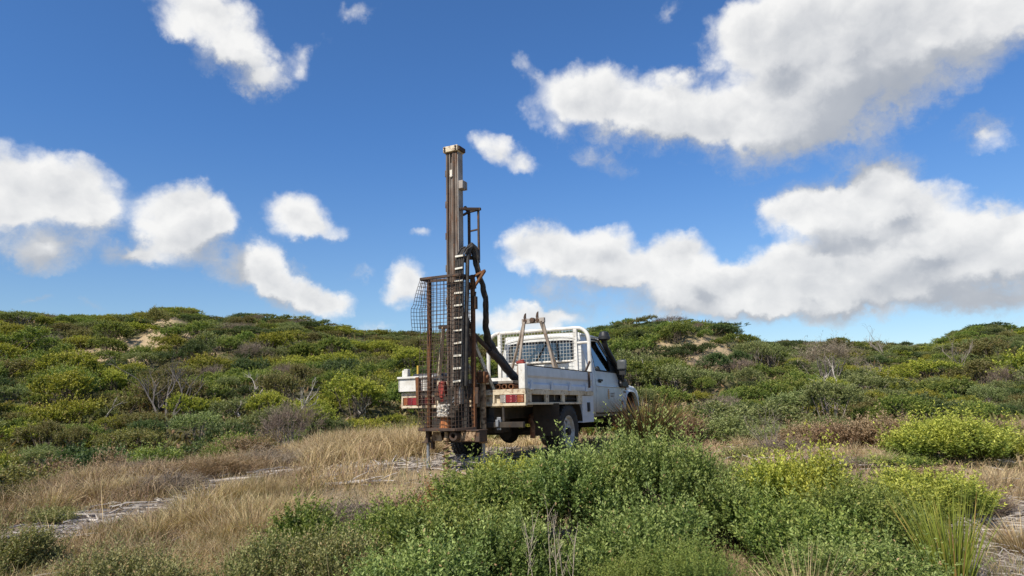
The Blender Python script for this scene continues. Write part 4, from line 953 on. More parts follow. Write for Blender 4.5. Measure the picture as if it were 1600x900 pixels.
# ------------------------------------------------------------------ dune scrub
PROTO = {}
def protos():
    spec = dict(mid=(.07, .040, 520, 14, .5), yellow=(.07, .040, 520, 14, .6), grey=(.065, .032, 560, 14, .6), dark=(.07, .04, 520, 14, .45), olive=(.06, .034, 520, 14, .7), twig=(.16, .010, 420, 9, .9))
    for i, (kd, (L, W, ns, per, up)) in enumerate(spec.items()):
        for v in range(3):
            g = np.random.default_rng(50+i*7+v)
            lob = make_lobes(g, (11, 8, 15)[v], h=(.72, .95, .50)[v], spread=(.74, .55, .88)[v], r0=(.26, .26, .20)[v], r1=(.46, .55, .36)[v], hvar=(.3, .3, .42)[v])
            H = (.95, 1.25, .85)[v]
            if v == 2: lob[:, 2] += .45*np.clip(lob[:, 0], -.6, .8)+.12          # sheared up towards one side by the wind
            cm = crown_mesh('crown_'+kd, LEAF[kd], 200+i*5+v, ns if kd != 'twig' else 380, per, lob, 1., H, .20 if kd != 'twig' else .34, L, W, up=up, splay=.7, twiggy=kd == 'twig')
            sm = stem_mesh('stems_'+kd, WOODG if kd in ('twig', 'grey') else WOODD, 80+i*5+v, lob, 1., H, 12, .028)
            PROTO[kd, v] = (cm, sm)
protos()
def instancer(name, proto_obj, P, rz, S, kind='stuff', label=None):
    me = bpy.data.meshes.new(name); me.from_pydata(P.tolist(), [], [])
    a = me.attributes.new('rot', 'FLOAT_VECTOR', 'POINT'); a.data.foreach_set('vector', np.stack([0*rz, 0*rz, rz], 1).astype(np.float32).ravel())
    a = me.attributes.new('scl', 'FLOAT_VECTOR', 'POINT'); a.data.foreach_set('vector', S.astype(np.float32).ravel())
    o = link(name, me); tag(o, label, None, None, kind)
    t = bpy.data.node_groups.new(name+'_scatter', 'GeometryNodeTree'); t.interface.new_socket('g', in_out='INPUT', socket_type='NodeSocketGeometry'); t.interface.new_socket('g', in_out='OUTPUT', socket_type='NodeSocketGeometry')
    gi = t.nodes.new('NodeGroupInput'); go = t.nodes.new('NodeGroupOutput'); ip = t.nodes.new('GeometryNodeInstanceOnPoints'); oi = t.nodes.new('GeometryNodeObjectInfo')
    oi.inputs['Object'].default_value = proto_obj; oi.transform_space = 'ORIGINAL'
    def na(n, typ='FLOAT_VECTOR'):
        q = t.nodes.new('GeometryNodeInputNamedAttribute'); q.data_type = typ; q.inputs[0].default_value = n; return q.outputs[0]
    er = t.nodes.new('FunctionNodeEulerToRotation'); t.links.new(na('rot'), er.inputs[0])
    t.links.new(gi.outputs[0], ip.inputs['Points']); t.links.new(oi.outputs['Geometry'], ip.inputs['Instance']); t.links.new(er.outputs[0], ip.inputs['Rotation']); t.links.new(na('scl'), ip.inputs['Scale'])
    t.links.new(ip.outputs[0], go.inputs[0])
    m = o.modifiers.new('scatter', 'NODES'); m.node_group = t
    return o
def px_of(X, Y, Z):
    d = np.stack([X, Y, Z-CAM_Z], -1); z = d@_fw
    return 800+F_PX*(d@CR)/z, 450-F_PX*(d@CU)/z, z
LM = [(100,578,'the lowest sandy patch'), (215,535,'the largest sandy patch'), (15,492,'the sandy crest by the frame edge'), (375,521,'the sandy spot under the crest'), (600,512,'the sandy notch near the mast'), (262,640,'the leaning leafless tree'), (158,655,'the forked white branch'),
 (395,620,'the pale branches on the shrubs'), (462,640,'the dead branches by the straw grass'), (40,690,'the yellow green bush at the plateau edge'), (560,600,'the slope next to the mesh cage'), (690,600,'the drill mast'), (780,545,'the sandy scar by the headboard'), (870,520,'the truck roof'), (965,560,'the truck mirror'), (1110,552,'the sandy scar on the hill'),
 (1040,505,'the top of the hill'), (1012,640,'the spiky tussock'), (1137,660,'the lone grey green bush'), (1270,574,'the small sandy spot on the far hillside'), (1303,610,'the slender pale dead tree'), (1375,600,'the bare thicket'), (1500,580,'the wispy leafless tree'), (1545,525,'the dark hill shoulder'), (1475,650,'the large yellow green bush'), (1330,660,'the brown dead bushes'), (1200,640,'the tall bare twigs'), (1400,545,'the low saddle of the hills'), (320,560,'the middle of the dune slope'), (480,520,'the tree covered crest'), (270,490,'the rounded crest mound'), (90,500,'the low crest far from the mast'), (520,560,'the yellowish slope')]
LMX = np.array([q[0] for q in LM], float); LMY = np.array([q[1] for q in LM], float)
def dune():
    g = np.random.default_rng(11)
    N = 42000
    a = g.uniform(R_(-50), R_(50), N); R = np.sqrt(g.uniform(9.5**2, 92**2, N)); X = R*np.sin(a); Y = R*np.cos(a)
    rc = np.interp(a, _ca, _cr); re = np.interp(a, _ea, _er); rv = np.interp(a, _va, _vr)
    ok = (R > re+1.6) & (R < rc+5) & ((sandm(X, Y) < .6) | (g.uniform(0, 1, N) < .16))
    X, Y, R, a, rc, rv = X[ok], Y[ok], R[ok], a[ok], rc[ok], rv[ok]
    size = np.exp(g.normal(-.05, .33, len(X)))*(.95+.25*(fbm(X/9, Y/9, 44)-.5))*np.interp(R, [10, 15, 26, 60, 90], [.62, .80, 1.0, 1.3, 1.5])
    size = np.clip(size*.95, .42, 2.1)*np.where((R-rv)/(rc-rv) > .8, .85, 1)
    acc = []; ax = np.empty(0); ay = np.empty(0); asz = np.empty(0)
    for i in range(len(X)):
        if len(ax):
            d2 = (ax-X[i])**2+(ay-Y[i])**2
            if (d2 < (.60*(asz+size[i]))**2).any(): continue
        acc.append(i); ax = np.append(ax, X[i]); ay = np.append(ay, Y[i]); asz = np.append(asz, size[i])
        if len(acc) >= 4200: break
    acc = np.array(acc); X, Y, R, a, rc, rv, size = [q[acc] for q in (X, Y, R, a, rc, rv, size)]
    size = np.where((R < rv+4) & (X/Y < -.42), size*1.3, size)
    Z = height(X, Y)
    n1 = fbm(X/10, Y/10, 61); n2 = fbm(X/6+9, Y/6, 67); rnd = g.uniform(0, 1, len(X)); t = (R-rv)/(rc-rv)
    px, py, dep = px_of(X, Y, Z+.5*size)
    # which plants grow where: olive and yellowish shrubs in bands, grey ones on the right-hand hill, bare thickets in hollows; extra dark ones on the far hill stand in for cloud shade
    score = dict(mid=.30+.5*(n1 > .5)+.3*(t > .75), yellow=.22+.9*(n2 > .60)+.35*((px > 380) & (px < 640) & (py > 540)), grey=.28+.35*(n1 < .45)+.45*(px > 1150), dark=.20+.5*(n2 < .42)+.6*((px > 1420) & (t > .5))+1.5*((px < 330) & (t < .10)),
                 olive=.15+.35*(n1 < .45), twig=.07+.18*(n2 < .38)+.10*(n1 > .62))
    kd = list(score); Wt = np.stack([score[k] for k in kd], 1); Wt = np.cumsum(Wt/Wt.sum(1, keepdims=True), 1); ki = (rnd[:, None] > Wt).sum(1)
    va = np.digitize(g.uniform(0, 1, len(X)), (.40, .66)); va = np.where((t > .85) & (va == 1), 2, va)
    rz = np.where(va == 2, g.normal(.5, .5, len(X)), g.uniform(0, 2*np.pi, len(X)))
    hs = g.uniform(.66, 1.1, len(X))*np.where(t > .85, .72, 1)*np.interp(size, [.5, 1, 2.2], [1.05, 1., .72])
    S = np.stack([size*g.uniform(.9, 1.15, len(X)), size*g.uniform(.9, 1.15, len(X)), size*hs], 1)
    yc = np.interp(px, [q[0] for q in CREST], [q[1] for q in CREST])            # keep the skyline smooth and wind-clipped
    S[:, 2] = np.where((t > .80) | (py < yc+26), np.minimum(S[:, 2]*.8, .58), S[:, 2])
    inside = (px > -20) & (px < 1620) & (py < 900)
    # hidden behind the truck or below the plateau's edge does not count; the 290 that show largest are individuals
    # a shrub shows when the line of sight to its top clears the ground in front
    vis = np.ones(len(X), bool)
    for q in np.linspace(.25, .97, 24):
        zz = CAM_Z+(Z+.9*S[:, 2]-CAM_Z)*q; vis &= zz > height(X*q, Y*q)-.05
    vis &= ~((px > 660) & (px < 985) & (py > 560))
    app = np.where(inside & vis, size/dep, 0)
    order = np.argsort(-app); ind = set(order[:285].tolist())
    shape = ['low spreading', 'rounded', 'wind swept']
    col = dict(mid='mid green', yellow='yellowish green', grey='grey green', dark='dark green', olive='olive', twig='bare grey twiggy')
    for i in order[:285]:
        k = kd[ki[i]]; v = int(va[i])
        j = int(np.argmin((LMX-px[i])**2+((LMY-py[i])*1.6)**2)); dy = py[i]-LMY[j]; dx = px[i]-LMX[j]
        rel = 'above' if dy < -14 and abs(dy) > .35*abs(dx) else ('below' if dy > 14 and abs(dy) > .35*abs(dx) else ('beside' if abs(dx) < 45 else 'some way beside'))
        sz = 'small ' if app[i]*F_PX < 22 else ('large ' if app[i]*F_PX > 38 else '')
        lb = f'{sz}{shape[v]} {col[k]} shrub {rel} {LM[j][2]}'
        if len(lb.split()) > 15: lb = lb.replace('some way beside', 'beside').replace(' grey twiggy', ' twiggy')
        cm, sm = PROTO[k, v]
        shrub('shrub' if k != 'twig' else 'bare_shrub', cm, sm, (X[i], Y[i], Z[i]-.05), rz[i], S[i].tolist(), lb, 'shrub', lb.replace(' shrub ', ' shrubs '))
    rest = np.array([i for i in range(len(X)) if i not in ind])
    crowns = {o.data.name: o for o in COL.objects if o.type == 'MESH' and o.data.name.startswith('crown_')}
    for j, k in enumerate(kd):
        for v in (0, 1, 2):
            m = rest[(ki[rest] == j) & (va[rest] == v)]
            cm, sm = PROTO[k, v]
            if len(m) == 0 or cm.name not in crowns: continue
            instancer('dune_scrub', crowns[cm.name], np.stack([X[m], Y[m], Z[m]-.05], 1), rz[m], S[m])
    return len(X)
NSHRUB = dune()
# small ground plants between the shrubs
def understory():
    g = np.random.default_rng(5); lv = Leaves(); N = 30000
    a = g.uniform(R_(-46), R_(46), N); R = 14+56*g.uniform(0, 1, N)**1.4; X = R*np.sin(a); Y = R*np.cos(a)
    ok = (R > np.interp(a, _ea, _er)+.5) & (R < np.interp(a, _ca, _cr)+2) & (sandm(X, Y) < .75)
    X, Y, R = X[ok], Y[ok], R[ok]; n = len(X); Z = height(X, Y)
    for rep in range(2):
        p = np.stack([X+g.normal(size=n)*.15, Y+g.normal(size=n)*.15, Z-.03], 1); d = unit(np.stack([g.normal(size=n)*.5, g.normal(size=n)*.5, g.uniform(.4, 1, n)], 1))
        lv.leaves(p, d, g.uniform(.15, .45, n), g.uniform(.04, .13, n), g.uniform(0, 1, n), g.uniform(0, 1, n), g)
    tag(link('low_scrub', lv.mesh('low_scrub', LEAF['olive'])), kind='stuff')
understory()

# ------------------------------------------------------------------ bare and dead wood
def branchy(seed, H, spread, r0, levels=4, lean=(0, 0), n0=3, droop=0.):
    g = random.Random(seed); m = MB()
    def grow(p, d, L, r, lv):
        pts = [p]; q = p; dd = d
        for k in range(3):
            dd = (dd+Vector((g.uniform(-.28, .28), g.uniform(-.28, .28), g.uniform(-.15, .2)-droop))).normalized(); q = q+dd*L/3; pts.append(q)
        m.tube(pts, [r, r*.86, r*.72, r*.55], 5 if lv > 1 else 3, cap=False)
        if lv == 0: return
        for k in range(g.choice((2, 3)) if lv > 1 else 3):
            s = pts[g.choice((1, 2, 3))]; nd = (dd+Vector((g.uniform(-1, 1), g.uniform(-1, 1), g.uniform(-.3, .7)))*spread).normalized()
            grow(s, nd, L*g.uniform(.55, .8), r*.55, lv-1)
    for i in range(n0):
        a = g.uniform(0, 6.28); grow(Vector((0, 0, -.08)), Vector((math.cos(a)*spread*.7+lean[0], math.sin(a)*spread*.7+lean[1], 1)).normalized(), H*.42, r0, levels)
    return m
def dead(name, px, py, H, seed, mat, label, cat='dead branch', spread=.8, levels=3, n0=2, r0=.02, lean=(0, 0), droop=0., Y=None, group=None):
    if Y is None:
        p = hit(px, py)
        if p is None: return
    else: p = (at(px, Y, py), Y)
    o = branchy(seed, H, spread, r0, levels, lean, n0, droop).build(name, mat)
    o.location = (p[0], p[1], hz(p[0], p[1])); return tag(o, label, cat, group)
dead('dead_tree', 262, 668, 3.0, 1, WOODM, 'leaning dark grey leafless tree at the foot of the dune', 'dead tree', .75, 4, 3, .05, (-.5, 0))
dead('dead_tree', 462, 648, 1.6, 2, WOOD, 'pale dead branches sticking up at the edge of the straw grass', 'dead tree', .9, 3, 3, .03, (.4, 0))
dead('dead_branch', 158, 662, 1.5, 3, WOOD, 'forked white dead branch among dark green shrubs', 'dead branch', .6, 2, 1, .032, (.3, 0))
dead('dead_branch', 395, 625, 1.5, 4, WOOD, 'pale dead branches lying over shrubs halfway up to the mast', 'dead branch', 1.1, 3, 3, .028, (.2, 0))
dead('dead_branch', 380, 655, 1.0, 5, WOOD, 'short crooked white branch above the straw grass', 'dead branch', 1.2, 2, 2, .03, (-.5, 0))
dead('dead_branch', 570, 655, 1.3, 6, WOOD, 'grey dead twigs beside the tall straw grass near the truck tray', 'dead branch', .9, 3, 3, .02, (-.4, 0))
dead('dead_branch', 1303, 628, 2.2, 7, WOOD, 'pale slender dead tree standing on the hillside above the brown bushes', 'dead tree', .55, 3, 2, .035, (.1, 0))
dead('dead_branch', 1375, 610, 2.2, 8, WOODG, 'grey leafless branches in the bare thicket on the far hillside', 'dead tree', .7, 4, 3, .03)
dead('dead_branch', 1015, 588, 1.5, 9, WOOD, 'single pale dead stick on the hill beside the truck mirror', 'dead branch', .4, 1, 1, .035, (-.2, 0))
dead('dead_branch', 1500, 585, 2.4, 10, WOODG, 'wispy grey leafless tree in the shaded hillside hollow', 'dead tree', .7, 4, 3, .03)
dead('dead_branch', 1385, 560, 2.4, 12, WOODG, 'fan of grey dead branches on the dark hill shoulder', 'dead tree', .8, 4, 3, .03)

# ------------------------------------------------------------------ plants near the camera
def place(px, Y, top=None, py=700):
    X = at(px, Y, py); z = hz(X, Y); h = None
    if top is not None:
        d = ray(px, top); h = CAM_Z+d[2]/d[1]*Y-z
    return X, z, h
def bush(name, px, Y, wpx, top, mat, label, seed, n_sprig=1500, per=22, sprig=.20, L=.026, W=.011, nl=9, up=.9, splay=.5, cat='bush', tipbias=1., dpt=.85, stems=None, twiggy=False, hv=.5, spread=.66, group=None, lob_h=.75):
    X, z, h = place(px, Y, top); R = wpx/2/F_PX*Y*1.02
    g = np.random.default_rng(seed); lob = make_lobes(g, nl, h=lob_h, spread=spread, r0=.30, r1=.46, hvar=hv)
    cm = crown_mesh(name+'_crown', mat, seed+1, n_sprig, per, lob, R*.94, h*.95, sprig*1.15, L*1.32, W*1.30, up, splay, tipbias, twiggy)
    sm = stem_mesh(name+'_stems', stems or WOODD, seed+2, lob, R*.8, h*.85, 16, .010)
    n = len(cm.vertices); co = np.empty(n*3, np.float32); cm.vertices.foreach_get('co', co); zt = np.percentile(co[2::3], 99.6)
    k = h/zt
    return shrub(name, cm, sm, (X, Y, z-.03-.09*h), g.uniform(0, 6.28), (1, dpt, k*1.09), label, cat, group)
B = bush
B('saltbush', 1005, 5.75, 260, 652, LEAF['saltbush'], 'largest grey green bush with pointed shoots, in front of the truck bonnet', 301, 1900, 24, .24, .030, .0125, 11, 1.1, .45, hv=.35)
B('saltbush', 900, 5.5, 190, 684, LEAF['saltbush'], 'grey green bush standing before the rear wheel of the truck', 311, 1200, 24, .22, .028, .012, 8, 1.0, .5)
B('saltbush', 1110, 5.4, 170, 722, LEAF['saltbush'], 'grey green bush on the lime bush side of the largest bush', 321, 1000, 22, .20, .028, .012, 7, .9, .55)
B('saltbush', 985, 4.75, 230, 765, LEAF['saltbush'], 'shaded grey green bush in front of and below the largest bush', 331, 1300, 22, .20, .027, .012, 8, .8, .6)
B('saltbush', 765, 5.55, 175, 712, LEAF['fresh'], 'fresh green bush growing right in front of the jack leg and tyre', 341, 1200, 22, .18, .027, .013, 8, .8, .6)
B('saltbush', 690, 5.0, 230, 764, LEAF['fresh'], 'broad fresh green bush below the auger', 351, 1400, 22, .17, .026, .013, 9, .7, .6)
B('saltbush', 800, 4.5, 190, 790, LEAF['saltbush'], 'dense green bush behind the pale dead stems', 361, 1300, 22, .18, .026, .012, 8, .8, .6)
B('saltbush', 590, 4.8, 170, 780, LEAF['fresh'], 'rounded green bush between the straw mound and the auger bush', 371, 900, 22, .16, .026, .012, 7, .8, .6)
B('saltbush', 480, 5.2, 140, 772, LEAF['heath'], 'small deep green bush beside the straw coloured mound', 381, 800, 22, .15, .025, .011, 6, .8, .6)
B('saltbush', 655, 4.05, 260, 830, LEAF['saltbush'], 'low grey green bush along the bottom of the view under the auger', 391, 1500, 20, .16, .024, .011, 9, .6, .6)
B('herb_bush', 220, 4.2, 240, 842, LEAF['herb'], 'low olive herb mat in front of the dry grass, far from the truck', 401, 1500, 18, .12, .018, .009, 10, .8, .6, spread=.8)
B('herb_bush', 430, 4.3, 190, 826, LEAF['herb'], 'low olive herb mat below the straw mound', 411, 1100, 18, .12, .018, .009, 8, .8, .6, spread=.8)
B('herb_bush', 530, 4.4, 180, 806, LEAF['herb'], 'olive green herb bush next to the rounded green bush', 421, 1000, 18, .14, .018, .009, 8, .8, .6)
B('herb_bush', 45, 5.2, 110, 808, LEAF['herb'], 'olive herb clump under the tall pale grass stalks', 431, 700, 18, .14, .02, .009, 6, .9, .5)
B('herb_bush', 15, 7.2, 110, 752, LEAF['olive'], 'dark olive clump in the dry grass at the slope edge', 441, 700, 18, .14, .024, .011, 6, .8, .6)
B('lime_bush', 1210, 5.6, 215, 702, LEAF['lime'], 'lime green bush with tall yellow tips beside the largest bush', 451, 1200, 22, .20, .030, .015, 8, 1.1, .45)
B('lime_bush', 1266, 5.4, 105, 682, LEAF['lime'], 'tallest yellow green shoots above the lime bush', 461, 800, 24, .24, .030, .015, 4, 1.4, .3, hv=.2)
B('lime_bush', 1225, 4.95, 235, 758, LEAF['fresh'], 'green bush below the lime bush with tall tips', 471, 1200, 22, .17, .028, .014, 8, .8, .6)
B('herb_bush', 1345, 5.15, 220, 730, LEAF['fresh'], 'mixed green bush between the lime bush and the rush tuft', 481, 1300, 20, .16, .024, .011, 9, .8, .6)
B('herb_bush', 1310, 4.35, 260, 822, LEAF['saltbush'], 'low green bush in front of the olive bush', 491, 1500, 20, .15, .024, .011, 9, .6, .6)
B('lime_bush', 1435, 6.0, 190, 722, LEAF['lime'], 'bright yellow green bush behind the rush tuft', 501, 1100, 22, .17, .028, .013, 8, .9, .5)
B('feathery_bush', 1478, 8.5, 225, 638, LEAF['lime'], 'large bright yellow green bush in front of the far dark hill', 511, 1800, 20, .30, .042, .018, 9, 1.2, .4)
B('feathery_bush', 1578, 8.7, 165, 668, LEAF['lime'], 'smaller bright green bush adjoining the large yellow green one', 521, 1100, 20, .26, .04, .017, 7, 1.1, .45)
B('feathery_bush', 1400, 8.2, 120, 700, LEAF['fresh'], 'grey green low bush at the brown thicket side of the large yellow green bush', 526, 800, 20, .22, .036, .015, 6, .9, .5)
B('heath_bush', 1065, 4.15, 200, 815, LEAF['heath'], 'bright green heathy bush of upright sprays in the bottom centre', 531, 760, 34, .22, .016, .005, 9, 1.6, .35)
B('heath_bush', 955, 4.2, 110, 838, LEAF['heath'], 'small bright green heathy clump next to the pale dead stems', 541, 600, 34, .20, .016, .005, 6, 1.6, .35)
B('grey_bush', 1137, 12.8, 90, 642, LEAF['grey'], 'grey green rounded bush standing by itself beyond the spiky tussock', 551, 900, 18, .28, .05, .022, 6, .9, .6)
B('orange_bush', 694, 5.95, 62, 742, LEAF['orange'], 'small orange brown dying bush at the foot of the drill jack', 561, 420, 20, .14, .024, .011, 5, .7, .6)
B('ground_cover', 838, 7.6, 130, 708, LEAF['lime'], 'yellow flowering ground cover in the shade of the truck tray', 571, 650, 16, .12, .024, .012, 6, .7, .6)
B('ground_cover', 775, 7.3, 70, 700, LEAF['lime'], 'yellowish weed growing against the jack leg', 576, 350, 16, .16, .026, .012, 4, 1.0, .4)
B('succulent', 545, 10.3, 120, 712, LEAF['lime'], 'bright green creeping succulent at the edge of the straw grass', 581, 420, 16, .10, .03, .016, 8, .5, .7, spread=.85)
B('succulent', 620, 9.9, 70, 716, LEAF['lime'], 'bright green creeping succulent near the left jack', 586, 260, 16, .10, .03, .016, 6, .5, .7, spread=.85)
B('succulent', 490, 10.0, 60, 714, LEAF['fresh'], 'deeper green creeping plant beside the bright succulent', 588, 240, 16, .10, .03, .016, 5, .5, .7, spread=.85)
B('weed', 240, 9.6, 70, 688, LEAF['fresh'], 'green leafy weed standing in the dry grass', 591, 450, 18, .18, .034, .016, 5, .9, .5)
B('weed', 12, 12.2, 90, 706, LEAF['lime'], 'yellow green bush at the plateau edge by the dark shrubs', 596, 600, 18, .2, .04, .018, 5, .9, .5)
B('weed', 110, 8.4, 100, 735, LEAF['olive'], 'green tinged weed clump in brown grass near the track end', 598, 500, 18, .15, .026, .012, 5, .9, .5)
for i, (px, Y, w, top, lab) in enumerate([(1385, 10.2, 85, 642, 'dry brown leafy bush next to the large yellow green bush'), (1330, 10.6, 110, 648, 'dry brown dead bush in the middle of the brown thicket'), (1262, 11.4, 90, 654, 'dry brown dead bush nearest the grey twigs'), (1065, 12.4, 85, 640, 'reddish brown dead bush behind the spiky tussock'), (1430, 7.6, 120, 722, 'faded brown brush behind the bright yellow green bush'), (1560, 7.2, 170, 742, 'faded brown brush beside the sandy litter')]):
    B('dead_bush', px, Y, w, top, LEAF['drybrown'], lab, 601+i*10, 800, 18, .22, .036, .016, 6, .8, .6)
for i, (px, Y, w, top, lab) in enumerate([(265, 7.6, 130, 728, 'grey leafless twig bush beside the track'), (330, 8.4, 150, 700, 'brown twiggy bush in the dry grass beyond the track'), (420, 9.4, 140, 690, 'low brown twiggy bush next to the bright succulents'), (1215, 10.5, 90, 675, 'grey bare twig bush between straw patch and lime bush'), (1180, 7.2, 110, 738, 'grey dead twigs behind the lime bush')]):
    B('twig_bush', px, Y, w, top, LEAF['twig'] if i != 1 else LEAF['drybrown'], lab, 701+i*10, 700, 14, .26, .10, .0045, 6, 1.1, .5, stems=WOODG, twiggy=True)

for i, (px, Y, w, top, mt, lab) in enumerate([(60, 9.2, 120, 712, 'drybrown', 'brown dead brush in the dry grass above the dark olive clump'), (170, 10.2, 110, 698, 'drybrown', 'pinkish brown dead brush before the leafy weed'), (380, 10.8, 120, 672, 'drybrown', 'rust brown dead brush under the crooked white branch'), (215, 9.0, 90, 712, 'twig', 'small grey twig bush in the straw above the track'),
     (180, 7.6, 90, 745, 'herb', 'olive green weed patch behind the tall pale stalks'), (345, 10.6, 60, 686, 'fresh', 'small green weed among brown dead brush'), (90, 6.6, 80, 778, 'herb', 'olive clump below the thin pale stalks'), (640, 6.3, 150, 752, 'drybrown', 'low brown dead mat before the left jack leg'), (560, 6.1, 130, 765, 'twig', 'low mat of grey brown twigs beside the pale lying branch'),
     (1160, 9.5, 90, 690, 'herb', 'olive herb clump at the straw patch beyond the largest bush'), (1300, 8.4, 110, 705, 'twig', 'grey brown twiggy brush behind the tall yellow green shoots'), (1500, 6.4, 110, 745, 'twig', 'grey brown twiggy brush behind the rush tuft'), (1590, 8.0, 110, 715, 'herb', 'olive brush under the smaller bright green bush'), (1210, 13.5, 110, 655, 'grey', 'grey green bush beyond the bare twigs'), (1130, 8.0, 90, 712, 'herb', 'olive clump right behind the largest bush'),
     (1060, 14.5, 110, 628, 'mid', 'mid green bush beyond the reddish dead bush'), (1290, 15.5, 130, 640, 'grey', 'grey green bush behind the brown dead bushes'), (1420, 14.5, 120, 645, 'olive', 'olive bush behind the brown bush by the large yellow green one'), (1580, 14., 120, 650, 'olive', 'olive bush behind the smaller bright green bush')]):
    far = Y > 9
    B('twig_bush' if mt == 'twig' else ('dead_bush' if mt == 'drybrown' else 'weed'), px, Y, w, top, LEAF[mt], lab, 1001+i*10, 700, 16, .20, (.03 if far else .022) if mt != 'twig' else .09, (.014 if far else .010) if mt != 'twig' else .004, 6, .8, .6, twiggy=mt == 'twig')
dead('dead_branch', 258, 770, .45, 21, WOODG, 'spray of bare grey twigs at the foot of the twig bush', 'dead branch', .8, 3, 6, .007)
dead('dead_branch', 1200, 700, .9, 22, WOODG, 'tall bare twigs rising out of the grey twig bush', 'dead branch', .7, 3, 5, .008, Y=10.4)

def tuft(name, px, Y, wpx, top, mat, label, seed, n, W, lean=.35, bend=.3, cat='grass tuft', base=.25):
    X, z, h = place(px, Y, top); R = wpx/2/F_PX*Y; g = np.random.default_rng(seed); lv = Leaves()
    a = g.uniform(0, 2*np.pi, n); rr = np.sqrt(g.uniform(0, 1, n)); p = np.stack([np.cos(a)*rr*R*base, np.sin(a)*rr*R*base, 0*a-.03], 1)
    out = np.stack([np.cos(a), np.sin(a), 0*a], 1); d = unit(out*(rr*lean)[:, None]+np.array([0, 0, 1])+g.normal(size=(n, 3))*.07)
    lv.blades(p, d, h*1.08*g.uniform(.5, 1.05, n), np.full(n, W), out*bend*rr[:, None]+g.normal(size=(n, 3))*.08, g.uniform(.4, 1.1, n), g.uniform(0, 1, n), g)
    o = link(name, lv.mesh(name, mat)); o.location = (X, Y, z); return tag(o, label, cat)
tuft('rush_tuft', 1462, 4.45, 150, 742, LEAF['rush'], 'tuft of upright green and orange rush stems beside the sandy litter', 801, 260, .0075, .36, .15, 'rush')
tuft('spiky_tussock', 1012, 11.6, 85, 606, LEAF['tussock'], 'dark spiky tussock with red brown tips in front of the truck bumper', 811, 900, .016, .75, .5, 'tussock', .3)
tuft('grass_stalk', 175, 6.3, 70, 738, LEAF['straw'], 'few tall pale grass stalks leaning over the dry grass', 821, 9, .007, .8, .25, 'grass')
tuft('grass_stalk', 95, 6.0, 60, 752, LEAF['straw'], 'thin pale grass stalks above the olive herb clump', 822, 10, .006, .8, .25, 'grass')
tuft('straw_tuft', 1235, 4.0, 170, 838, LEAF['straw'], 'pale straw tuft at the bottom below the olive bush', 831, 420, .0045, .9, .4)
tuft('straw_tuft', 985, 4.9, 60, 790, LEAF['brownstraw'], 'brown dry grass hanging in the hollow of the largest bush', 841, 90, .006, .6, .5)
tuft('straw_tuft', 1575, 5.2, 150, 790, LEAF['straw'], 'straw tuft on the sandy litter at the rush side', 851, 420, .005, 1.0, .5)
tuft('straw_tuft', 535, 4.15, 110, 850, LEAF['brownstraw'], 'dry brown grass leaning between olive herb mats', 861, 320, .0045, 1.0, .5)
def tussocks():
    g = np.random.default_rng(77); pr = []
    for v in range(4):
        n = 420; lv = Leaves(); a = g.uniform(0, 2*np.pi, n); rr = np.sqrt(g.uniform(0, 1, n))
        p = np.stack([np.cos(a)*rr*.16, np.sin(a)*rr*.16, 0*a-.03], 1); out = np.stack([np.cos(a), np.sin(a), 0*a], 1)
        d = unit(out*(rr*.75)[:, None]+np.array([.12, 0, 1])+g.normal(size=(n, 3))*.16)
        lv.blades(p, d, .42*g.uniform(.4, 1.1, n), np.full(n, .0045), out*.7*rr[:, None]+g.normal(size=(n, 3))*.25, g.uniform(.3, 1.1, n), g.uniform(0, 1, n), g); pr.append(lv.mesh('straw_tussock', LEAF['straw']))
    spots = [(px, py, 'tall golden straw tussock on the crest of straw grass beside the truck tray', 'tall straw tussocks on the grass crest', 1.25) for px, py in ((430,690),(462,684),(495,690),(525,684),(552,696),(580,686),(604,692),(628,684),(642,696),(478,704),(540,704),(592,704),(615,704),(655,690))]
    spots += [(px, py, 'matted pale straw tussock on the mound below the litter track', 'straw tussocks on the mound below the track', .8) for px, py in ((300,800),(335,790),(372,782),(410,776),(446,778),(285,825),(330,822),(372,815),(420,808),(462,806),(240,838),(350,842),(398,836))]
    spots += [(px, py, 'loose straw tussock in the brown grass above the litter track', 'straw tussocks above the track', .8) for px, py in ((60,765),(130,760),(190,740),(110,735),(250,725),(30,742),(160,780),(210,770),(330,738),(380,728),(75,800),(145,725))]
    spots += [(px, py, 'short straw tussock on the flat ground right of the largest bush', 'straw tussocks on the flat beyond the bushes', .7) for px, py in ((1180,684),(1215,690),(1250,684),(1160,700),(1290,700),(1330,716),(1380,728),(1520,770),(1560,766),(1590,780),(1540,800))]
    for i, (px, py, lb, gp, s) in enumerate(spots):
        q = hit(px, py)
        if q is None: continue
        o = link('straw_tussock', pr[i % 4]); o.location = (q[0], q[1], hz(q[0], q[1])); o.rotation_euler = (0, 0, g.uniform(-.9, .9)); k = s*g.uniform(.8, 1.2); o.scale = (k*1.1, k*1.1, k)
        tag(o, lb, 'grass tussock', gp)
tussocks()
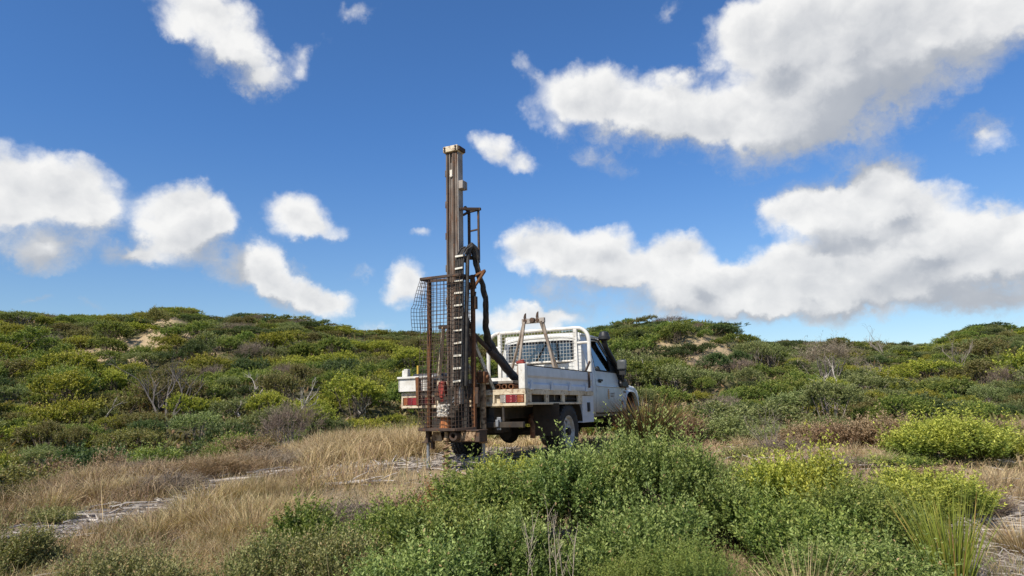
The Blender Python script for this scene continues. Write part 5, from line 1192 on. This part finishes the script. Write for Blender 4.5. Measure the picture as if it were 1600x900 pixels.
# pale dead upright stems
for i, (px, Y, top, lab) in enumerate([(823, 4.1, 785, 'pair of pale dead upright stems, the nearer to the auger'), (862, 4.15, 772, 'tallest pale dead stems in front of the dense green bush'), (884, 4.05, 815, 'short pale dead stem next to the heathy clump')]):
    X, z, h = place(px, Y, top); g = random.Random(40+i); m = MB()
    for k in range(2):
        x0 = g.uniform(-.05, .05); y0 = g.uniform(-.05, .05); hh = h*g.uniform(.8, 1.)
        pts = [(x0, y0, -.03), (x0+g.uniform(-.02, .02), y0, hh*.45), (x0+g.uniform(-.04, .04), y0+g.uniform(-.03, .03), hh)]
        m.tube(pts, [.0034, .0028, .0014], 6)
        for q in range(9):
            t = g.uniform(.5, 1); b = Vector(pts[1]).lerp(Vector(pts[2]), (t-.45)/.55 if t > .45 else 0); m.tube([b, b+Vector((g.uniform(-.05, .05), g.uniform(-.05, .05), g.uniform(.05, .13)))], [.0014, .0006], 3, cap=False)
    o = m.build('dead_plant', PALE); o.location = (X, Y, z); tag(o, lab, 'dead plant')

# ------------------------------------------------------------------ dry grass, litter and driftwood
def grass(name, mat, n, dens, hfun, Wd, seed, region, lean=.5, clump=.55):
    """blades over a region (azimuth range, distance range), thinned by dens(X, Y)"""
    g = np.random.default_rng(seed); a0, a1, r0, r1 = region; acc = []
    N = n*4; a = g.uniform(a0, a1, N); R = np.sqrt(g.uniform(r0*r0, r1*r1, N)); X = R*np.sin(a); Y = R*np.cos(a)
    cl = fbm(X*2.6, Y*2.6, seed, 2)
    ok = g.uniform(0, 1, N) < dens(X, Y)*sstep(clump-.2, clump+.12, cl+.1)
    X, Y, cl = X[ok][:n], Y[ok][:n], cl[ok][:n]; n = len(X)
    p = np.stack([X, Y, height(X, Y)-.02], 1); th = 6.28*fbm(X*1.1, Y*1.1, seed+5, 2)*2+g.normal(size=n)*2.0
    d = unit(np.stack([np.cos(th)*lean*g.uniform(0, 1.3, n), np.sin(th)*lean*g.uniform(0, 1.3, n), np.ones(n)*.75], 1)+g.normal(size=(n, 3))*.22)
    h = hfun(X, Y)*g.uniform(.45, 1.15, n)*(.5+cl)
    lv = Leaves(); lv.blades(p, d, h, Wd*g.uniform(.6, 1.4, n)*np.clip(np.hypot(X, Y)/6, .8, 2.), np.stack([np.cos(th), np.sin(th), 0*th-.3], 1)*g.uniform(.2, 1.5, n)[:, None]+g.normal(size=(n, 3))*.25, g.uniform(.2, 1.1, n), g.uniform(0, 1, n), g)
    return tag(link(name, lv.mesh(name, mat)), kind='stuff')
px_h = lambda X, Y: 800+F_PX*np.tan(np.arctan2(X, Y))
PXA = lambda px: azel(px, 660)[0]
def keep_off(X, Y):
    # no grass under the truck or on the litter track
    k = .15+.85*sstep(.10, .42, trackd(X, Y)+(fbm(X*1.4, Y*1.4, 31)-.5)*.9)
    u = (X-TL[0])*math.cos(TR)+(Y-TL[1])*math.sin(TR); v = -(X-TL[0])*math.sin(TR)+(Y-TL[1])*math.cos(TR)
    k = k*(1-.85*((px_h(X, Y) > 500) & (px_h(X, Y) < 800) & (np.hypot(X, Y) < 9.3)))
    return k*np.where((u > -.7) & (u < 5.3) & (np.abs(v) < 1.0), .12, 1)*(1-.8*(litterm(X, Y) > .6))
RA = lambda X, Y: np.interp(np.arctan2(X, Y), _ea, _er)
edge = lambda X, Y: sstep(2.2, .2, np.hypot(X, Y)-RA(X, Y))
grass('straw_grass', LEAF['straw'], 95000, lambda X, Y: edge(X, Y)*keep_off(X, Y)*sstep(7.0, 9.0, np.hypot(X, Y)+(fbm(X, Y, 71)-.5)*2)*np.where(px_h(X, Y) > 420, 1., .45), lambda X, Y: .18+.27*sstep(400, 540, px_h(X, Y)), .0044, 901, (PXA(-180), PXA(680), 6, 16))
grass('brown_grass', LEAF['brownstraw'], 60000, lambda X, Y: edge(X, Y)*keep_off(X, Y)*np.where(px_h(X, Y) < 480, 1., .45), lambda X, Y: .17+.07*(np.hypot(X, Y) > 8), .0042, 911, (PXA(-180), PXA(660), 3.6, 15))
grass('straw_mound_grass', LEAF['straw'], 46000, lambda X, Y: sstep(1.5, .5, np.abs(np.hypot(X, Y)-6.0))*np.where((px_h(X, Y) > 180) & (px_h(X, Y) < 520), 1., .25)*keep_off(X, Y), lambda X, Y: .16+0*X, .0036, 921, (PXA(-150), PXA(560), 4.2, 7.6), .9)
grass('green_grass', LEAF['greygrass'], 22000, lambda X, Y: .9*keep_off(X, Y), lambda X, Y: .17+0*X, .0042, 931, (PXA(-180), PXA(640), 3.2, 8.5), .5)
grass('mixed_grass', LEAF['brownstraw'], 34000, lambda X, Y: edge(X, Y)*keep_off(X, Y)*.6, lambda X, Y: .13+.05*(np.hypot(X, Y) > 8), .0046, 941, (PXA(960), PXA(1800), 4, 26), .6)
grass('straw_grass', LEAF['straw'], 26000, lambda X, Y: edge(X, Y)*keep_off(X, Y)*(.2+.6*((px_h(X, Y) < 1260) | (px_h(X, Y) > 1480))), lambda X, Y: .13+.05*(np.hypot(X, Y) > 9), .0044, 951, (PXA(1000), PXA(1800), 4, 24), .7)
grass('straw_grass', LEAF['straw'], 12000, lambda X, Y: keep_off(X, Y), lambda X, Y: .20+0*X, .007, 961, (PXA(640), PXA(1080), 10.5, 17), .5)
grass('green_grass', LEAF['greygrass'], 14000, lambda X, Y: .9+0*X, lambda X, Y: .16+0*X, .0042, 971, (PXA(560), PXA(1650), 3.2, 6.5), .5)
def litter():
    g = random.Random(9); m = MB(); gg = np.random.default_rng(9)
    N = 15000; a = gg.uniform(PXA(-150), PXA(1750), N); R = np.sqrt(gg.uniform(3.4**2, 12.5**2, N)); X = R*np.sin(a); Y = R*np.cos(a)
    ok = gg.uniform(0, 1, N) < litterm(X, Y)*.95+.06; X, Y = X[ok], Y[ok]; Z = height(X, Y)
    tx = math.atan2(TRACK[3][1]-TRACK[0][1], TRACK[3][0]-TRACK[0][0])
    for x, y, z in zip(X, Y, Z):
        nr = .55 if math.hypot(x, y) < 6.2 else 1.
        L = nr*g.uniform(.07, .42); th = tx+g.gauss(0, .7); r = nr*g.uniform(.0025, .0085); h = g.uniform(.0, .05)
        p = Vector((x, y, z+r+h)); d = Vector((math.cos(th), math.sin(th), g.uniform(-.12, .12))); k = p+d*L*.5+Vector((g.uniform(-.03, .03), g.uniform(-.03, .03), g.uniform(0, .015)))
        m.tube([p, k, p+d*L], [r, r*.9, r*.5], 4, cap=False)
    o = m.build('wood_litter', WOOD); tag(o, kind='stuff')
litter()
for i, (px, py, L, ang, r, lab) in enumerate([(145, 818, .55, 2.9, .018, 'pale driftwood stick at the lower end of the litter track'), (395, 752, .9, .25, .020, 'long white driftwood stick along the track by the brown twig bush'), (455, 741, .8, .15, .022, 'white driftwood stick on the track under the bright succulent'), (505, 748, .5, .5, .014, 'thin pale stick on the litter left of the jack leg'),
        (575, 733, .9, .35, .020, 'bleached branch on the litter below the straw grass'), (620, 722, .8, .6, .022, 'bleached branch pointing at the left jack leg'), (560, 758, .8, .1, .020, 'pale branch lying across the brown litter mat'), (690, 728, .9, .4, .024, 'thick pale branch lying beside the auger'), (740, 722, .7, .2, .02, 'pale branch in the shadow between the jack legs'),
        (115, 708, 1.2, .3, .022, 'white branch at the foot of the dark shrubs'), (70, 713, 1.0, .15, .02, 'white branch lying at the plateau edge under the dark shrubs'), (270, 798, .6, .4, .013, 'thin white stick on the middle of the litter track'), (1545, 858, .5, .2, .012, 'thin white stick on the sandy litter by the rushes'), (1575, 815, .5, -.1, .011, 'white stick on the sandy litter under the faded brush')]):
    p = hit(px, py)
    if p is None: continue
    g = random.Random(60+i); m = MB(); pts = []; d = Vector((math.cos(ang), math.sin(ang), 0)); q = Vector((-L/2*d.x, -L/2*d.y, r*.6))
    for k in range(6):
        pts.append(q.copy()); q = q+d*L/5+Vector((g.uniform(-.05, .05)*L, g.uniform(-.05, .05)*L, g.uniform(-.01, .02)*L))
    m.tube(pts, [r, r*1.05, r*.9, r*.8, r*.6, r*.3], 7)
    for k in (2, 3, 4):
        b = Vector(pts[k]); e = Vector((d.x*.6+g.uniform(-.8, .8), d.y*.6+g.uniform(-.8, .8), g.uniform(.0, .4))).normalized(); m.tube([b, b+e*L*.18, b+e*L*.3+Vector((0, 0, -.01))], [r*.5, r*.4, r*.15], 5, cap=False)
    o = m.build('driftwood', WOOD); o.location = (p[0], p[1], hz(p[0], p[1])); tag(o, lab, 'driftwood')
